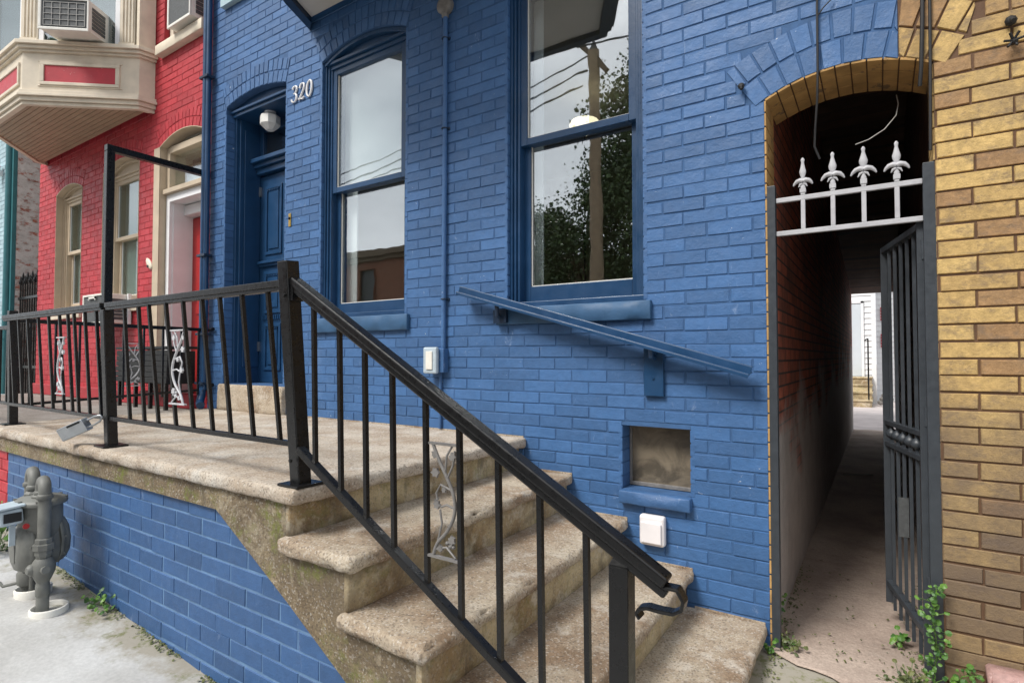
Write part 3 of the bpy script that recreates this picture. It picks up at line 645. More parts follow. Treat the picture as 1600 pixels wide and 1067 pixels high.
# nail in the wall
q = MB(); q.tube([(-.543, 0, 2.755), (-.543, -.03, 2.75), (-.54, -.04, 2.735)], .007, 6); q.lathe((-.543, -.02, 2.755), [(.014, 0), (.016, .012), (.006, .018)], (0, -1, 0), 8)
q.build('wall_anchor', 'wire', None, label='rusty anchor stub in blue brick left of the passage arch', category='anchor')
# interior ceiling lamp glimpsed through right window
fl = thing('floor_lamp', 'lit bowl lamp glimpsed inside behind the right window', 'lamp', (-2.36, 2.0, .98))
q = MB(); q.lathe((-2.36, 2.0, 3.60), [(.05, 0), (.13, .04), (.15, .09), (.13, .125), (.06, .145)], n=24); q.build('lamp_shade', 'litlamp', fl)
q = MB(); q.tube([(-2.36, 2.0, .98), (-2.36, 2.0, 3.6)], .012, 8); q.lathe((-2.36, 2, .98), [(.14, 0), (.14, .02), (.03, .04)], n=20); q.build('stand', 'black', fl)

# ================================================================== PASSAGE
ps_ = thing('alley_passage', 'dark narrow covered brick passage between blue and yellow houses', 'passage', (-.12, .2, .1))
q = MB(); q.add([(-.447, .222, 0), (-.447, 9.7, 0), (-.447, 9.7, 3.6), (-.447, .222, 3.6)], [(0, 1, 2, 3)]); q.box(-.53, -.448, 9.5, 9.72, 0, 4.1); q.build('left_wall', 'aleft', ps_)
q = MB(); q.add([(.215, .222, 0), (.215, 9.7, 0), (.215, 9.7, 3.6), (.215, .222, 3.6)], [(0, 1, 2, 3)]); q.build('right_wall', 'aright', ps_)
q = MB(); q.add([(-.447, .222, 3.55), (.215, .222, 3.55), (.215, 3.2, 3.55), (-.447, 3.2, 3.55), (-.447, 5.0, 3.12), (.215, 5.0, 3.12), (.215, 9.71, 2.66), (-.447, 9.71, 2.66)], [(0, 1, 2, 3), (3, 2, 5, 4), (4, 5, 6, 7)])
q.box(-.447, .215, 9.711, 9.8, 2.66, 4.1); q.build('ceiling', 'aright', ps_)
q = MB(); q.add([(-.447, .223, 2.6), (.215, .223, 2.6), (.215, .223, 3.6), (-.447, .223, 3.6)], [(0, 1, 2, 3)])
n = 14; rr = dict(aO); fvs = []
q = MB()
for i in range(n):
    xa = -.447+.662*i/n; xb = -.447+.662*(i+1)/n; z = lambda x: top_at(aO, min(max(x, -.445), .2))+.0
    q.add([(xa, .335, z(xa)), (xb, .335, z(xb)), (xb, .335, 3.6), (xa, .335, 3.6)], [(0, 1, 2, 3)])
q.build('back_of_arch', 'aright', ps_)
q = MB()      # arch lining: jamb brick and radiating soffit bricks, ochre
hw = .3225; Rr = (hw**2+.08**2)/(2*.08); cz = 2.672+.08-Rr; A = math.asin(hw/Rr); nn_ = 11
for i in range(nn_):
    a0 = -A+2*A*i/nn_+.004; a1 = -A+2*A*(i+1)/nn_-.004
    for ya, yb in ((-.002, .108), (.114, .222), (.228, .333)):
        P = []
        for yy in (ya, yb):
            for aa, rr_ in ((a0, Rr-.008), (a1, Rr-.008), (a1, Rr+.004), (a0, Rr+.004)): P.append((-.1225+rr_*math.sin(aa), yy, cz+rr_*math.cos(aa)))
        q.add(P, [(0, 1, 2, 3), (7, 6, 5, 4), (0, 4, 5, 1), (1, 5, 6, 2), (2, 6, 7, 3), (3, 7, 4, 0)])
i = 0; z = .1
while z < 2.665:
    zz = min(z+.061, 2.668)
    if i % 2: q.box(-.4465, -.438, -.002, .222, z, zz)
    else: q.box(-.4465, -.438, -.002, .105, z, zz); q.box(-.4465, -.438, .112, .222, z, zz)
    z += .068; i += 1
q.build('arch_lining', 'ybs', ps_, bevel=.002)
q = MB(); q.add([(-.4425, 0, .1), (-.4425, .221, .1), (-.4425, .221, 2.668), (-.4425, 0, 2.668)], [(0, 1, 2, 3)])
for i in range(12):
    a0 = -A+2*A*i/12; a1 = -A+2*A*(i+1)/12; q.add([(-.1225+(Rr-.004)*math.sin(t), yy, cz+(Rr-.004)*math.cos(t)) for yy in (0, .334) for t in (a0, a1)], [(0, 1, 3, 2)])
q.build('lining_mortar', 'ybj', ps_)

# ================================================================== YELLOW HOUSE
yh = thing('brick_house', 'yellow brick house with sooty lower courses right of the passage', 'house', (1.5, 0, 0))
w = MB(); slab(w, .0832, 4.2, -.2, WTOP, [aO], 0, False); w.add([(.2, 0, -.2), (.2, .25, -.2), (.2, .25, 2.70), (.2, 0, 2.70)], [(0, 1, 2, 3)]); w.box(.216, 4.2, .24, 9.7, -.2, WTOP-.01)
w.box(.0832, .3, .23, 9.70, 3.62, WTOP-.01); w.build('wall', 'ybj', yh)
b = MB(); aY = dict(aO, x1=.2)
bricks(b, .2, 4.2, -.186, WTOP, [aY], ch=.068, bl=.245, jt=.0075, d=.006, ph=.0)
bricks(b, .0845, .2-.004, 2.67, WTOP, [aY], ch=.068, bl=.245, jt=.0075, d=.006); voussoirs(b, aO, rows=2, h=.125, w=.078, clip=(.0845, .34), d=.0065, ext=.05)
i = 0; z = -.186
while z < 2.66:
    if i % 2: b.box(.194, .2015, .001, .22, z, z+.0595)
    else: b.box(.194, .2015, .001, .107, z, z+.0595); b.box(.194, .2015, .114, .22, z, z+.0595)
    z += .068; i += 1
b.build('brickwork', 'yb', yh)
rf = MB(); rf.box(.0832, 4.3, -.12, 9.8, WTOP, WTOP+.25); rf.build('roof', 'roof', yh)
q = MB(); rough_box(q, .325, .62, -.10, .01, .165, .262, .01, .003); q.build('kerb_stone', 'stone2', None, label='pink granite block at the foot of the yellow brick wall', category='stone')
for x, z, lb in ((.442, 2.752, 'upper black iron stub on the yellow brick wall'), (.447, 2.668, 'spiky black iron stub below another on yellow brick')):
    q = MB(); q.tube([(x, 0, z), (x, -.03, z), (x+.005, -.045, z-.012)], .008, 7)
    if 'spiky' in lb:
        for k_ in range(6): q.tube([(x, -.03, z), (x+.03*math.cos(k_), -.045, z+.03*math.sin(k_*1.05))], .005, 5)
    else: q.lathe((x, -.012, z), [(.018, 0), (.02, .012), (.01, .02)], (0, -1, 0), 8)
    q.build('iron_stub', 'wire', None, label=lb, category='anchor')

# cables by the arch
q = MB(); q.tube([(-.212, -.02, 4.2), (-.214, -.022, 3.4), (-.217, -.02, 3.0), (-.218, -.022, 2.74), (-.222, -.01, 2.62), (-.235, .03, 2.5), (-.24, .04, 2.42), (-.22, .05, 2.36)], .0055, 6)
q.tube([(-.217, -.02, 2.99), (-.19, -.03, 3.02), (-.155, -.02, 3.055)], .003, 5)
q.build('cable', 'wire', None, label='thin black cable hanging down the blue wall into the arch', category='cable')
q = MB(); q.tube([(.168, -.02, 4.2), (.172, -.022, 3.2), (.166, -.02, 2.85), (.16, -.018, 2.66), (.155, .0, 2.58)], .008, 7); q.tube([(.192, -.02, 4.2), (.194, -.024, 3.2), (.19, -.02, 2.7), (.185, -.01, 2.3)], .006, 6)
q.build('cable', 'wire', None, label='pair of black cables beside the yellow brick corner', category='cable')
q = MB(); q.tube([(.08, .25, 2.66), (.085, .2, 2.60), (.075, .15, 2.53), (.03, .1, 2.46), (-.03, .08, 2.42), (-.08, .07, 2.405)], .0022, 6)
q.build('cord', 'palewire', None, label='thin pale cord curving in the dark archway above the gate', category='cord')

# ================================================================== GATE
gf = thing('gate_frame', 'grey steel gate frame with four spear finials across the passage', 'gate frame', (-.12, .02, .1))
for x in (-.424, .179):
    q = MB(); q.box(x-.021, x+.021, .0, .042, .09, 2.257); q.build('post', 'dgrey', gf, bevel=.003)
for z in (2.185, 2.028):
    q = MB(); q.box(-.402, .158, .012, .03, z-.011, z+.011); q.build('crossbar', 'lgrey', gf, bevel=.002)
def finial(mb, x, y, z, h):
    k = h/.16
    mb.box(x-.0125, x+.0125, y-.0125, y+.0125, z, z+.022*k)
    mb.lathe((x, y, z+.022*k), [(.009, 0), (.011, .01), (.006, .02), (.007, .052), (.016*k, .070), (.0175*k, .082), (.011*k, .103), (.006, .122), (.0075, .130), (.0085, .136), (.003, .145)], n=12, sy=.45)
    for s_ in (-1, 1):
        P = [(x+s_*a*k, y, z+.022*k+b_*k) for a, b_ in ((.0, .044), (.014, .050), (.030, .046), (.042, .034), (.049, .022))]
        mb.tube(P, .005, 8, radii=[.011, .012, .010, .007, .003])
        P = [(x+s_*a*k, y, z+.022*k+b_*k) for a, b_ in ((.002, .030), (.014, .026), (.022, .012))]
        mb.tube(P, .004, 7, radii=[.006, .006, .002])
for x, zt_ in ((-.288, 2.335), (-.168, 2.355), (-.05, 2.362), (.07, 2.352)):
    q = MB(); q.box(x-.009, x+.009, .012, .030, 2.039, 2.174); q.box(x-.009, x+.009, .011, .031, 2.196, 2.21); pk = q.build('picket', 'lgrey', gf, bevel=.0015)
    q = MB(); finial(q, x, .021, 2.208, zt_-2.205); q.build('finial', 'lgrey', pk)
lf = thing('iron_gate', 'open dark grey barred gate leaf swung into the passage', 'gate', (.15, .04, .15))
ha = Vector((.150, .055, 0)); hb = Vector((.022, .565, 0)); dl = (hb-ha)
def lp_(t, z): return (ha.x+dl.x*t, ha.y+dl.y*t, z)
q = MB(); q.bar(lp_(0, .15), lp_(0, 2.02), .03, .03, up=(0, 1, 0)); q.bar(lp_(1, .22), lp_(1, 2.0), .03, .03, up=(0, 1, 0)); q.bar(lp_(0, 2.0), lp_(1, 1.99), .03, .028)
q.bar(lp_(0, .30), lp_(1, .32), .03, .028); q.bar(lp_(0, 1.125), lp_(1, 1.12), .026, .022); q.bar(lp_(0, 1.02), lp_(1, 1.015), .026, .022); q.build('frame', 'dgrey', lf, bevel=.002)
for i in range(5):
    t = (i+1)/6; q = MB(); q.bar(lp_(t, .17+.05*t), lp_(t, 1.985), .014, .014, up=(0, 1, 0)); q.build('bar', 'dgrey', lf)
    q = MB(); q.lathe(lp_(t, 1.045), [(.008, 0), (.022, .012), (.028, .025), (.022, .04), (.008, .052)], n=12); q.build('knuckle', 'dgrey', lf)
q = MB(); q.box(.06, .10, .30, .306, .62, .80); q.build('latch_plate', 'acgrey', lf)
for z in (.5, 1.2, 1.9):
    q = MB(); q.tube([(.160, .045, z-.04), (.160, .045, z+.04)], .012, 10); q.build('hinge', 'dgrey', lf)
q = MB(); q.tube([(-.37, 4.55, .115), (-.2, 4.65, .118), (-.09, 4.72, .116)], .008, 6); q.build('stick', 'litter', None, label='pale stick lying across the alley floor', category='stick')

# back yard seen at the end of the passage
bk = thing('back_house', 'white clapboard house at the far end of the passage', 'house', (-.6, 17, .06))
q = MB()
for i in range(34): 
    z = .06+i*.17; q.add([(-5, 17-.0, z+.17), (-.19, 17, z+.17), (-.19, 16.972, z), (-5, 16.972, z), (-5, 17, z), (-.19, 17, z)], [(0, 1, 2, 3), (3, 2, 5, 4)])
q.box(-.21, -.1, 16.93, 17.1, .06, 6); q.box(-5, -.12, 17.01, 21, .06, 6); q.build('siding', 'vinyl', bk)
for i in range(34):
    pass
q = MB()
for i in range(34):
    z = .06+i*.17; q.add([(-.1, 18.5, z+.17), (5, 18.5, z+.17), (5, 18.472, z), (-.1, 18.472, z)], [(0, 1, 2, 3)])
q.box(-.1, 5, 18.51, 21, .06, 6); q.build('rear_siding', 'vinyl', bk)
q = MB(); q.box(-1.45, -.47, 16.94, 16.97, .86, 3.05); q.build('door', 'doorgrey', bk, bevel=.01)
q = MB(); q.box(-.47, -.40, 16.92, 16.97, .86, 3.12); q.box(-1.5, -.40, 16.92, 16.97, 3.06, 3.14); q.build('door_trim', 'white', bk)
q = MB()
for zz in (2.6, 1.75): 
    for k_ in range(5): q.box(.02, .12, 18.44, 18.47, zz+k_*.09, zz+k_*.09+.06)
q.build('shutter', 'panelred', bk)
q = MB(); q.box(-1.4, -1.0, 16.9, 16.93, 1.2, 2.2); 
bs = thing('back_steps', 'weathered concrete steps with thin handrail at the back door', 'steps', (-.6, 16.3, .06))
q = MB()
for i in range(4): q.box(-1.5, -.21, 15.4+i*.32, 16.9, .06+i*.2, .06+(i+1)*.2-.04); q.box(-1.5, -.19, 15.37+i*.32, 16.9, .06+(i+1)*.2-.04, .06+(i+1)*.2)
q.build('tread', 'riser', bs)
q = MB(); q.tube([(-.28, 15.5, .26), (-.28, 15.5, 1.35)], .02, 8); q.build('post', 'black', bs)
q = MB(); q.tube([(-.28, 15.5, 1.35), (-.28, 15.5, 1.95)], .02, 8); q.tube([(-.28, 15.45, 1.95), (-.36, 15.4, 1.9)], .018, 8); q.build('handrail', 'black', bs)
q = MB()
for i in range(5): q.lathe((.0+.05*i, 15.9, .1+.1*(i % 3)), [(.02, 0), (.09, .04), (.1, .1), (.03, .15)], n=7, smooth=False)
q.build('rubble', 'castd', None, label='grey rubble heap in the bright back yard', category='rubble')

# ================================================================== PORCH
po = thing('front_porch', 'weathered concrete porch with five steps over blue brick base', 'porch', (-2.6, -.8, 0))
ZL = .966
q = MB(); rough_box(q, -5.30, -1.775, -1.605, -.004, ZL-.06, ZL, .018, .0036, .025); q.build('landing', 'landing', po)
nose = [-1.79, -1.465, -1.134, -.79, -.456]; zz = [.966, .783, .586, .386, .203]
q = MB(); q.box(-5.28, -2.34, -1.573, -.005, .81, ZL-.061); core = q.build('landing_core', 'concm', po)
# inclined stringer with its soffit edge, running down to the pavement
q = MB(); y0, y1 = -1.575, -.006
for i in range(1, 5): pass
st_poly = [(-2.339, .904), (-2.335, .812), (-1.83, .535), (-1.12, .12), (-1.0, -.1), (-.50, -.1)]
st_poly += [(-.50, .145), (-.835, .145), (-.835, .328), (-1.178, .328), (-1.178, .528), (-1.508, .528), (-1.508, .725), (-1.838, .725), (-1.838, .904)]
q.prism(st_poly, lambda a, z, d: (a, d, z), y0, y1-.02); 
strg = q.build('stringer', 'concm', po)
for i in range(1, 5):
    q = MB(); rough_box(q, nose[i-1]-.075, nose[i], -1.612, -.005, zz[i]-.056, zz[i], .017, .0042, .018, seed=i*3); q.build('step', 'conc', po)
for i in range(5):
    xr = nose[i]-.045 if i < 4 else nose[4]-.04; zlo = (zz[i+1] if i < 4 else -.05); q = MB(); rough_box(q, xr-.02, xr+.004, -1.578, -.006, zlo-.001, zz[i]-.055, .003, .0016, .05); q.build('riser', 'riser', po)
q = MB()     # cement bead where slabs meet the wall
for i in range(5):
    xa = -4.12 if i == 0 else nose[i-1]; q.box(xa, nose[i]-.01, -.0075, -.002, zz[i]-.02, zz[i]+.007)
q.build('cement_bead', 'conc', po)
# blue brick base wall
w = MB(); w.add([(-4.955, -1.55, -.1), (-1.10, -1.55, -.1), (-1.10, -1.55, .11), (-1.83, -1.55, .54), (-2.30, -1.55, .84), (-4.955, -1.55, .84)], [(0, 1, 2, 5), (2, 3, 4, 5)]); w.build('base_wall', 'bluejl', po)
q = MB()
for i in range(14):
    za = .9-.076*(i+1)
    if za < .84: bricks(q, -4.955, min(-1.15, -2.24-(za-.84)*1.72), za, za+.0755, [], y=-1.55, ch=.076, bl=.225, jt=.0065, d=.0030, ph=(i % 2)*.1125)
q.build('base_brickwork', 'blueb', po)
# neighbour's porch
rp_ = thing('neighbour_porch', 'grey slab porch of the red house over red brick base', 'porch', (-7.5, -.8, 0))
q = MB(); q.box(-9.7, -5.305, -1.58, -.004, .84, .95); q.build('landing', 'redfloor', rp_, bevel=.01)
w = MB(); w.add([(-9.7, -1.54, -.1), (-4.957, -1.54, -.1), (-4.957, -1.54, .84), (-9.7, -1.54, .84)], [(0, 1, 2, 3)]); w.build('base_wall', 'redj', rp_)
q = MB(); bricks(q, -9.7, -4.957, .9-.076*14, .88, [], y=-1.545, ch=.076, bl=.225, d=.006); q.build('base_brickwork', 'red', rp_)
q = MB(); q.box(-9.6, -5.42, -.10, -.007, .951, 1.09); q.build('plinth', 'red', rp_, bevel=.01)

# ================================================================== RAILINGS
def yl(z, x=-1.84): 
    k_ = .075 if x > -3 else .045
    return -1.522-k_*(z-.966)+(.0 if x > -4 else .02)
def post(root, x, y0_, y1_, z0_, z1_, s_=.052, plate=True):
    q = MB(); q.bar((x, y0_, z0_), (x, y1_, z1_), s_, s_, up=(0, 1, 0)); o = q.build('post', 'black', root, bevel=.004)
    if plate: q = MB(); q.box(x-.06, x+.06, y0_-.06, y0_+.06, z0_-.001, z0_+.009); q.build('base_plate', 'black', o, bevel=.002)
    return o
def leafy_panel(root, mat, org, ux, h, wd, slope=0., flip=1, name='cast_panel'):
    """cast vine ornament between two balusters: wavy stem, side sprigs, leaves, grape clusters, two end strips"""
    ux = Vector(ux).normalized(); nrm = ux.cross(Vector((0, 0, 1))); O = Vector(org); q = MB()
    def P(a, b_, n_=0): return O+ux*(a*wd*flip+(wd/2))+Vector((0, 0, b_*h+slope*a*wd))+nrm*n_
    q.bar(P(-.5, 0), P(.5, 0), .012, .007); q.bar(P(-.5, 1), P(.5, 1), .012, .007)
    stem = [P(-.35, 0), P(-.2, .12), P(.15, .25), P(.36, .40), P(.34, .55), P(.12, .70), P(-.15, .85), P(-.38, 1)]
    sm = []
    for i in range(len(stem)-1):
        p0_, p1_, p2_, p3_ = stem[max(i-1, 0)], stem[i], stem[i+1], stem[min(i+2, len(stem)-1)]
        for t in (0, .33, .66): sm.append(.5*((2*p1_)+(p2_-p0_)*t+(2*p0_-5*p1_+4*p2_-p3_)*t*t+(3*p1_-p0_-3*p2_+p3_)*t**3))
    sm.append(stem[-1]); q.tube(sm, .0055, 7)
    for pts in ([P(-.2, .12), P(-.05, .3), P(-.12, .42)], [P(.36, .45), P(.1, .47), P(-.1, .44)], [P(.3, .6), P(-.1, .64), P(-.25, .56), P(-.2, .5)], [P(.12, .7), P(.3, .82), P(.36, .95)], [P(-.3, .06), P(.1, .1), P(.4, .02)], [P(.05, .75), P(.1, .9), P(.3, 1)]): q.tube(pts, .0035, 6)
    def leaf(a, b_, s_, an):
        c, sn = math.cos(an), math.sin(an); o = [(0, -.6), (.3, -.35), (.55, -.3), (.38, 0), (.5, .3), (.2, .35), (0, .7), (-.2, .35), (-.5, .3), (-.38, 0), (-.55, -.3), (-.3, -.35)]
        pts = [(a*wd*flip+wd/2+(x*c-y*sn)*s_, b_*h+(x*sn+y*c)*s_) for x, y in o]; nrm_ = nrm
        q.prism(pts, lambda u_, v_, d_: O+ux*u_+Vector((0, 0, v_))+nrm_*d_, -.004, .004)
    leaf(-.22, .46, .024, .4); leaf(.30, .90, .024, -.6); leaf(-.28, .74, .026, 1.6); leaf(.28, .17, .024, 2.2); leaf(-.1, .08, .018, .2); leaf(.02, .6, .016, 2.8); leaf(-.3, .9, .02, .9)
    for k_ in range(7):
        a = .22+random.uniform(-.12, .12); b_ = .12+random.uniform(-.05, .05); q.lathe(P(a, b_, -.003), [(.002, -.006), (.0065, -.002), (.0065, .003), (.002, .006)], nrm, 7)
    return q.build(name, mat, root)
pr = thing('porch_railing', 'black iron railing along the front edge of the porch landing', 'railing', (-3.5, -1.52, .966))
post(pr, -1.84, -1.524, -1.59, .966, 1.805, .056); post(pr, -3.475, -1.518, -1.552, .966, 1.70, .05); post(pr, -5.17, -1.475, -1.49, .966, 1.775, .05)
xa, xb = -5.145, -3.50
for (xa, xb) in ((-5.145, -3.502), (-3.448, -1.87)):
    q = MB(); q.bar((xa, yl(1.725, xa), 1.722), (xb, yl(1.725, xb), 1.725), .040, .026); q.bar((xa, yl(1.725, xa), 1.703), (xb, yl(1.725, xb), 1.706), .028, .016); q.build('top_rail', 'black', pr, bevel=.003)
    q = MB(); q.bar((xa, yl(1.12, xa), 1.118), (xb, yl(1.12, xb), 1.118), .026, .020); q.build('bottom_rail', 'black', pr, bevel=.002)
for x in (-5.03, -4.87, -4.70, -4.508, -4.335, -4.161, -4.034, -3.885, -3.735, -3.585, -3.246, -3.089, -2.934, -2.767, -2.612, -2.451, -2.31, -2.146, -1.969):
    q = MB(); q.bar((x+.012, yl(1.12, x), 1.12), (x-.014, yl(1.70, x), 1.70), .0145, .0145, up=(0, 1, 0)); q.build('baluster', 'black', pr)
leafy_panel(pr, 'cast', (-2.757, -1.563, 1.233), (1, .0, 0), .337, .14, flip=-1)
leafy_panel(pr, 'cast', (-4.155, -1.55, 1.228), (1, 0, 0), .335, .12, flip=-1)
sr = thing('stair_railing', 'black iron stair railing with scroll end descending in front of the steps', 'railing', (-1.1, -1.56, .5))
sl_ = -.5755
def rz(x, base): return base+sl_*(x+1.80)
def brk(a, b_): pass
q = MB(); A0 = Vector((-1.815, -1.578, rz(-1.815, 1.722))); A1 = Vector((-.42, -1.572, rz(-.42, 1.722))); q.bar(A0, A1, .048, .030); q.bar(A0-Vector((0, 0, .026)), A1-Vector((0, 0, .026)), .034, .026); q.build('top_rail', 'black', sr, bevel=.007, seg=3)
q = MB(); q.bar((-1.80, -1.56, rz(-1.8, 1.108)), (-.55, -1.56, rz(-.55, 1.108)), .03, .026); q.build('bottom_rail', 'black', sr, bevel=.003)
for x in (-1.711, -1.571, -1.443, -1.314, -1.171, -1.038, -.899, -.764, -.628):
    q = MB(); q.bar((x, -1.558, rz(x, 1.11)), (x, -1.572, rz(x, 1.69)), .0148, .0148, up=(0, 1, 0)); q.build('baluster', 'black', sr)
q = MB(); q.bar((-.535, -1.565, .20), (-.535, -1.567, .945), .05, .05, up=(0, 1, 0)); q.bar((-.535, -1.567, .945), (-.535, -1.568, .972), .05, .05, up=(0, 1, 0), w2=.024, h2=.024); q.build('newel_post', 'black', sr, bevel=.003)
q = MB(); pts = [(-.43, rz(-.43, 1.706)), (-.395, .918), (-.381, .895), (-.385, .875), (-.405, .862), (-.435, .860), (-.465, .861), (-.485, .855), (-.492, .842), (-.484, .832)]
V_ = [Vector((a, -1.572, b_)) for a, b_ in pts]
for a, b_ in zip(V_, V_[1:]): q.bar(a+(a-b_)*.08, b_+(b_-a)*.08, .034, .0085, up=(0, 0, 1) if abs((b_-a).normalized().z) < .9 else (1, 0, 0))
q.build('scroll', 'black', sr, bevel=.003)
for zc in (1.685, 1.075):
    q = MB(); q.box(-1.815, -1.80, -1.60 if zc > 1.5 else -1.565, -1.55 if zc > 1.5 else -1.52, zc-.03, zc+.03); q.lathe((-1.80, -1.575 if zc > 1.5 else -1.54, zc), [(.011, 0), (.010, .008)], (1, 0, 0), 6, False); q.lathe((-1.83, -1.61 if zc > 1.5 else -1.575, zc-.01), [(.008, 0), (.007, .007)], (0, -1, 0), 6, False); q.build('bracket', 'black', sr, bevel=.002)
leafy_panel(sr, 'castd', (-1.163, -1.563, .846), (1, 0, 0), .34, .117, slope=0)
sd_ = thing('side_railing', 'black iron railing across the landing toward the red house wall', 'railing', (-5.33, -.7, .96))
q = MB(); q.bar((-5.33, -1.45, 1.715), (-5.33, -.01, 1.70), .034, .03); q.build('top_rail', 'black', sd_, bevel=.003)
q = MB(); q.bar((-5.33, -1.45, 1.09), (-5.33, -.01, 1.14), .026, .02); q.build('bottom_rail', 'black', sd_, bevel=.003)
for i in range(9):
    y = -1.34+i*.155
    q = MB(); q.bar((-5.33, y, 1.09), (-5.33, y, 1.70), .0148, .0148, up=(0, 1, 0)); q.build('baluster', 'black', sd_)
leafy_panel(sd_, 'cast', (-5.33, -.715, 1.20), (0, 1, 0), .36, .14)
for y in (-.03,):
    for z in (1.70, 1.18): q = MB(); q.tube([(-5.33, -.02, z), (-5.22, -.03, z+.004)], .012, 7); q.lathe((-5.22, -.03, z+.004), [(.018, 0), (.018, .012)], (1, 0, 0), 8); q.build('bracket', 'black', sd_)
tf = thing('tall_frame', 'tall square black steel frame standing on the property line', 'frame', (-5.38, -.83, .95))
q = MB(); q.box(-5.41, -5.35, -.86, -.80, .95, 3.165); q.build('upright', 'black', tf, bevel=.004)
q = MB(); q.box(-5.41, -5.35, -.86, -.012, 3.167, 3.22); q.build('crossbar', 'black', tf, bevel=.004)
q = MB(); q.box(-5.42, -5.34, -.87, -.79, .945, .958); q.build('base_plate', 'black', tf)
# neighbours' railing that runs on to the left
nr = thing('neighbour_railing', 'black iron railing of the next porch running off to the left', 'railing', (-6.6, -1.5, .96))
q = MB(); q.bar((-9.5, -1.47, 1.66), (-5.20, -1.47, 1.66), .034, .026); q.build('top_rail', 'black', nr, bevel=.003)
q = MB(); q.bar((-9.5, -1.47, 1.11), (-5.20, -1.47, 1.11), .026, .02); q.build('bottom_rail', 'black', nr, bevel=.003)
for i in range(26): q = MB(); x = -5.33-i*.16; q.bar((x, -1.47, 1.11), (x, -1.47, 1.66), .0148, .0148, up=(0, 1, 0)); q.build('baluster', 'black', nr)
q = MB(); q.box(-9.52, -9.47, -1.495, -1.445, .95, 1.75); q.build('post', 'black', nr)
# key lock box on the bottom rail
kl = thing('lock_box', 'silver key lock box hanging tilted from the bottom rail', 'padlock', (-3.55, -1.56, 1.12))
pa, pb = Vector((-3.600, -1.585, 1.085)), Vector((-3.745, -1.648, 1.022)); dd = (pb-pa).normalized()
q = MB(); q.bar(pa, pb, .046, .072, up=(0, -.3, 1)); q.build('body', 'steel', kl, bevel=.006, seg=3)
q = MB(); q.bar(pa.lerp(pb, .15)+Vector((.01, -.02, .024)), pa.lerp(pb, .62)+Vector((.01, -.02, .024)), .026, .012, up=(0, -.3, 1)); q.build('keypad', 'darkfill', kl, bevel=.002)
q = MB(); sd2 = Vector((0, 0, .020)); q.tube([pa+sd2, pa-dd*.05+sd2*1.1, pa-dd*.085+sd2*.8, pa-dd*.10, pa-dd*.085-sd2*.8, pa-dd*.05-sd2*1.1, pa-sd2], .0055, 8); q.build('shackle', 'steel', kl)
# black planter trough on the neighbour's porch
pt = thing('planter_bench', 'low black slatted bench against the red wall', 'bench', (-6.2, -.25, .95))
q = MB()
for i in range(6): q.box(-6.55, -5.50, -.30+i*.002, -.285+i*.002, 1.20+i*.052, 1.248+i*.052)
q.box(-6.55, -5.50, -.30, -.02, 1.52, 1.545); q.build('front_board', 'darkfill', pt, bevel=.003)
q = MB(); q.box(-6.53, -5.52, -.28, -.03, 1.19, 1.50); q.build('body', 'darkfill', pt)
for x in (-6.5, -6.15, -5.85, -5.55):
    q = MB(); q.box(x-.015, x+.015, -.29, -.26, .95, 1.2); q.build('leg', 'black', pt)

# ================================================================== RED HOUSE
rh = thing('red_house', 'red painted brick row house with tan trim and projecting bay', 'house', (-7.5, 0, 0))
r1 = OP(-7.72, -6.80, 2.06, 3.62, .10, .2); r2 = OP(-9.15, -8.32, 2.04, 3.58, .09, .2); rd_ = OP(-6.34, -5.44, .96, 3.66, .10, .34); r3 = OP(-6.30, -5.45, 4.72, 6.3, 0, .2)
w = MB(); slab(w, -9.77, -5.346, -.1, 6.2, [r1, r2, rd_, OP(-6.30, -5.45, 4.72, 6.19, 0, .2)]); w.build('wall', 'redj', rh)
b = MB(); bricks(b, -9.77, -5.352, -.1+.01, 6.2, [r1, r2, rd_, r3]); 
for o in (r1, r2, rd_): voussoirs(b, o, rows=2)
b.build('brickwork', 'red', rh)
q = MB()
for o in (r1, r2, rd_):      # tan painted reveals
    q.box(o['x0']+.001, o['x0']+.005, -.008, .2, o['z0'], o['zs']); q.box(o['x1']-.005, o['x1']-.001, -.008, .2, o['z0'], o['zs'])
    for i in range(10):
        a = o['x0']+(o['x1']-o['x0'])*i/10; c = o['x0']+(o['x1']-o['x0'])*(i+1)/10; q.add([(a, -.009, top_at(o, a)-.003), (c, -.009, top_at(o, c)-.003), (c, .2, top_at(o, c)-.003), (a, .2, top_at(o, a)-.003)], [(0, 1, 2, 3)])
        if True: q.add([(a, -.009, top_at(o, a)-.003), (c, -.009, top_at(o, c)-.003), (c, -.009, top_at(o, c)+.004), (a, -.009, top_at(o, a)+.004)], [(0, 1, 2, 3)])
q.build('reveal_paint', 'tan', rh)
for o, mt in ((r1, 2.86), (r2, 2.84)):
    wd = window(rh, o, 'tan', o['z0']+.11, mt, o['zs']-.13, blind=False, dy=.05, sill=(o['x0']-.05, o['x1']+.05, o['z0']-.11), sillmat='tanl', stile='tan', gmat='glassd')
    q = MB(); q.box(o['x0']+.05, o['x1']-.05, .215, .222, o['z0'], 3.7); q.build('window_curtain', 'blind', wd)
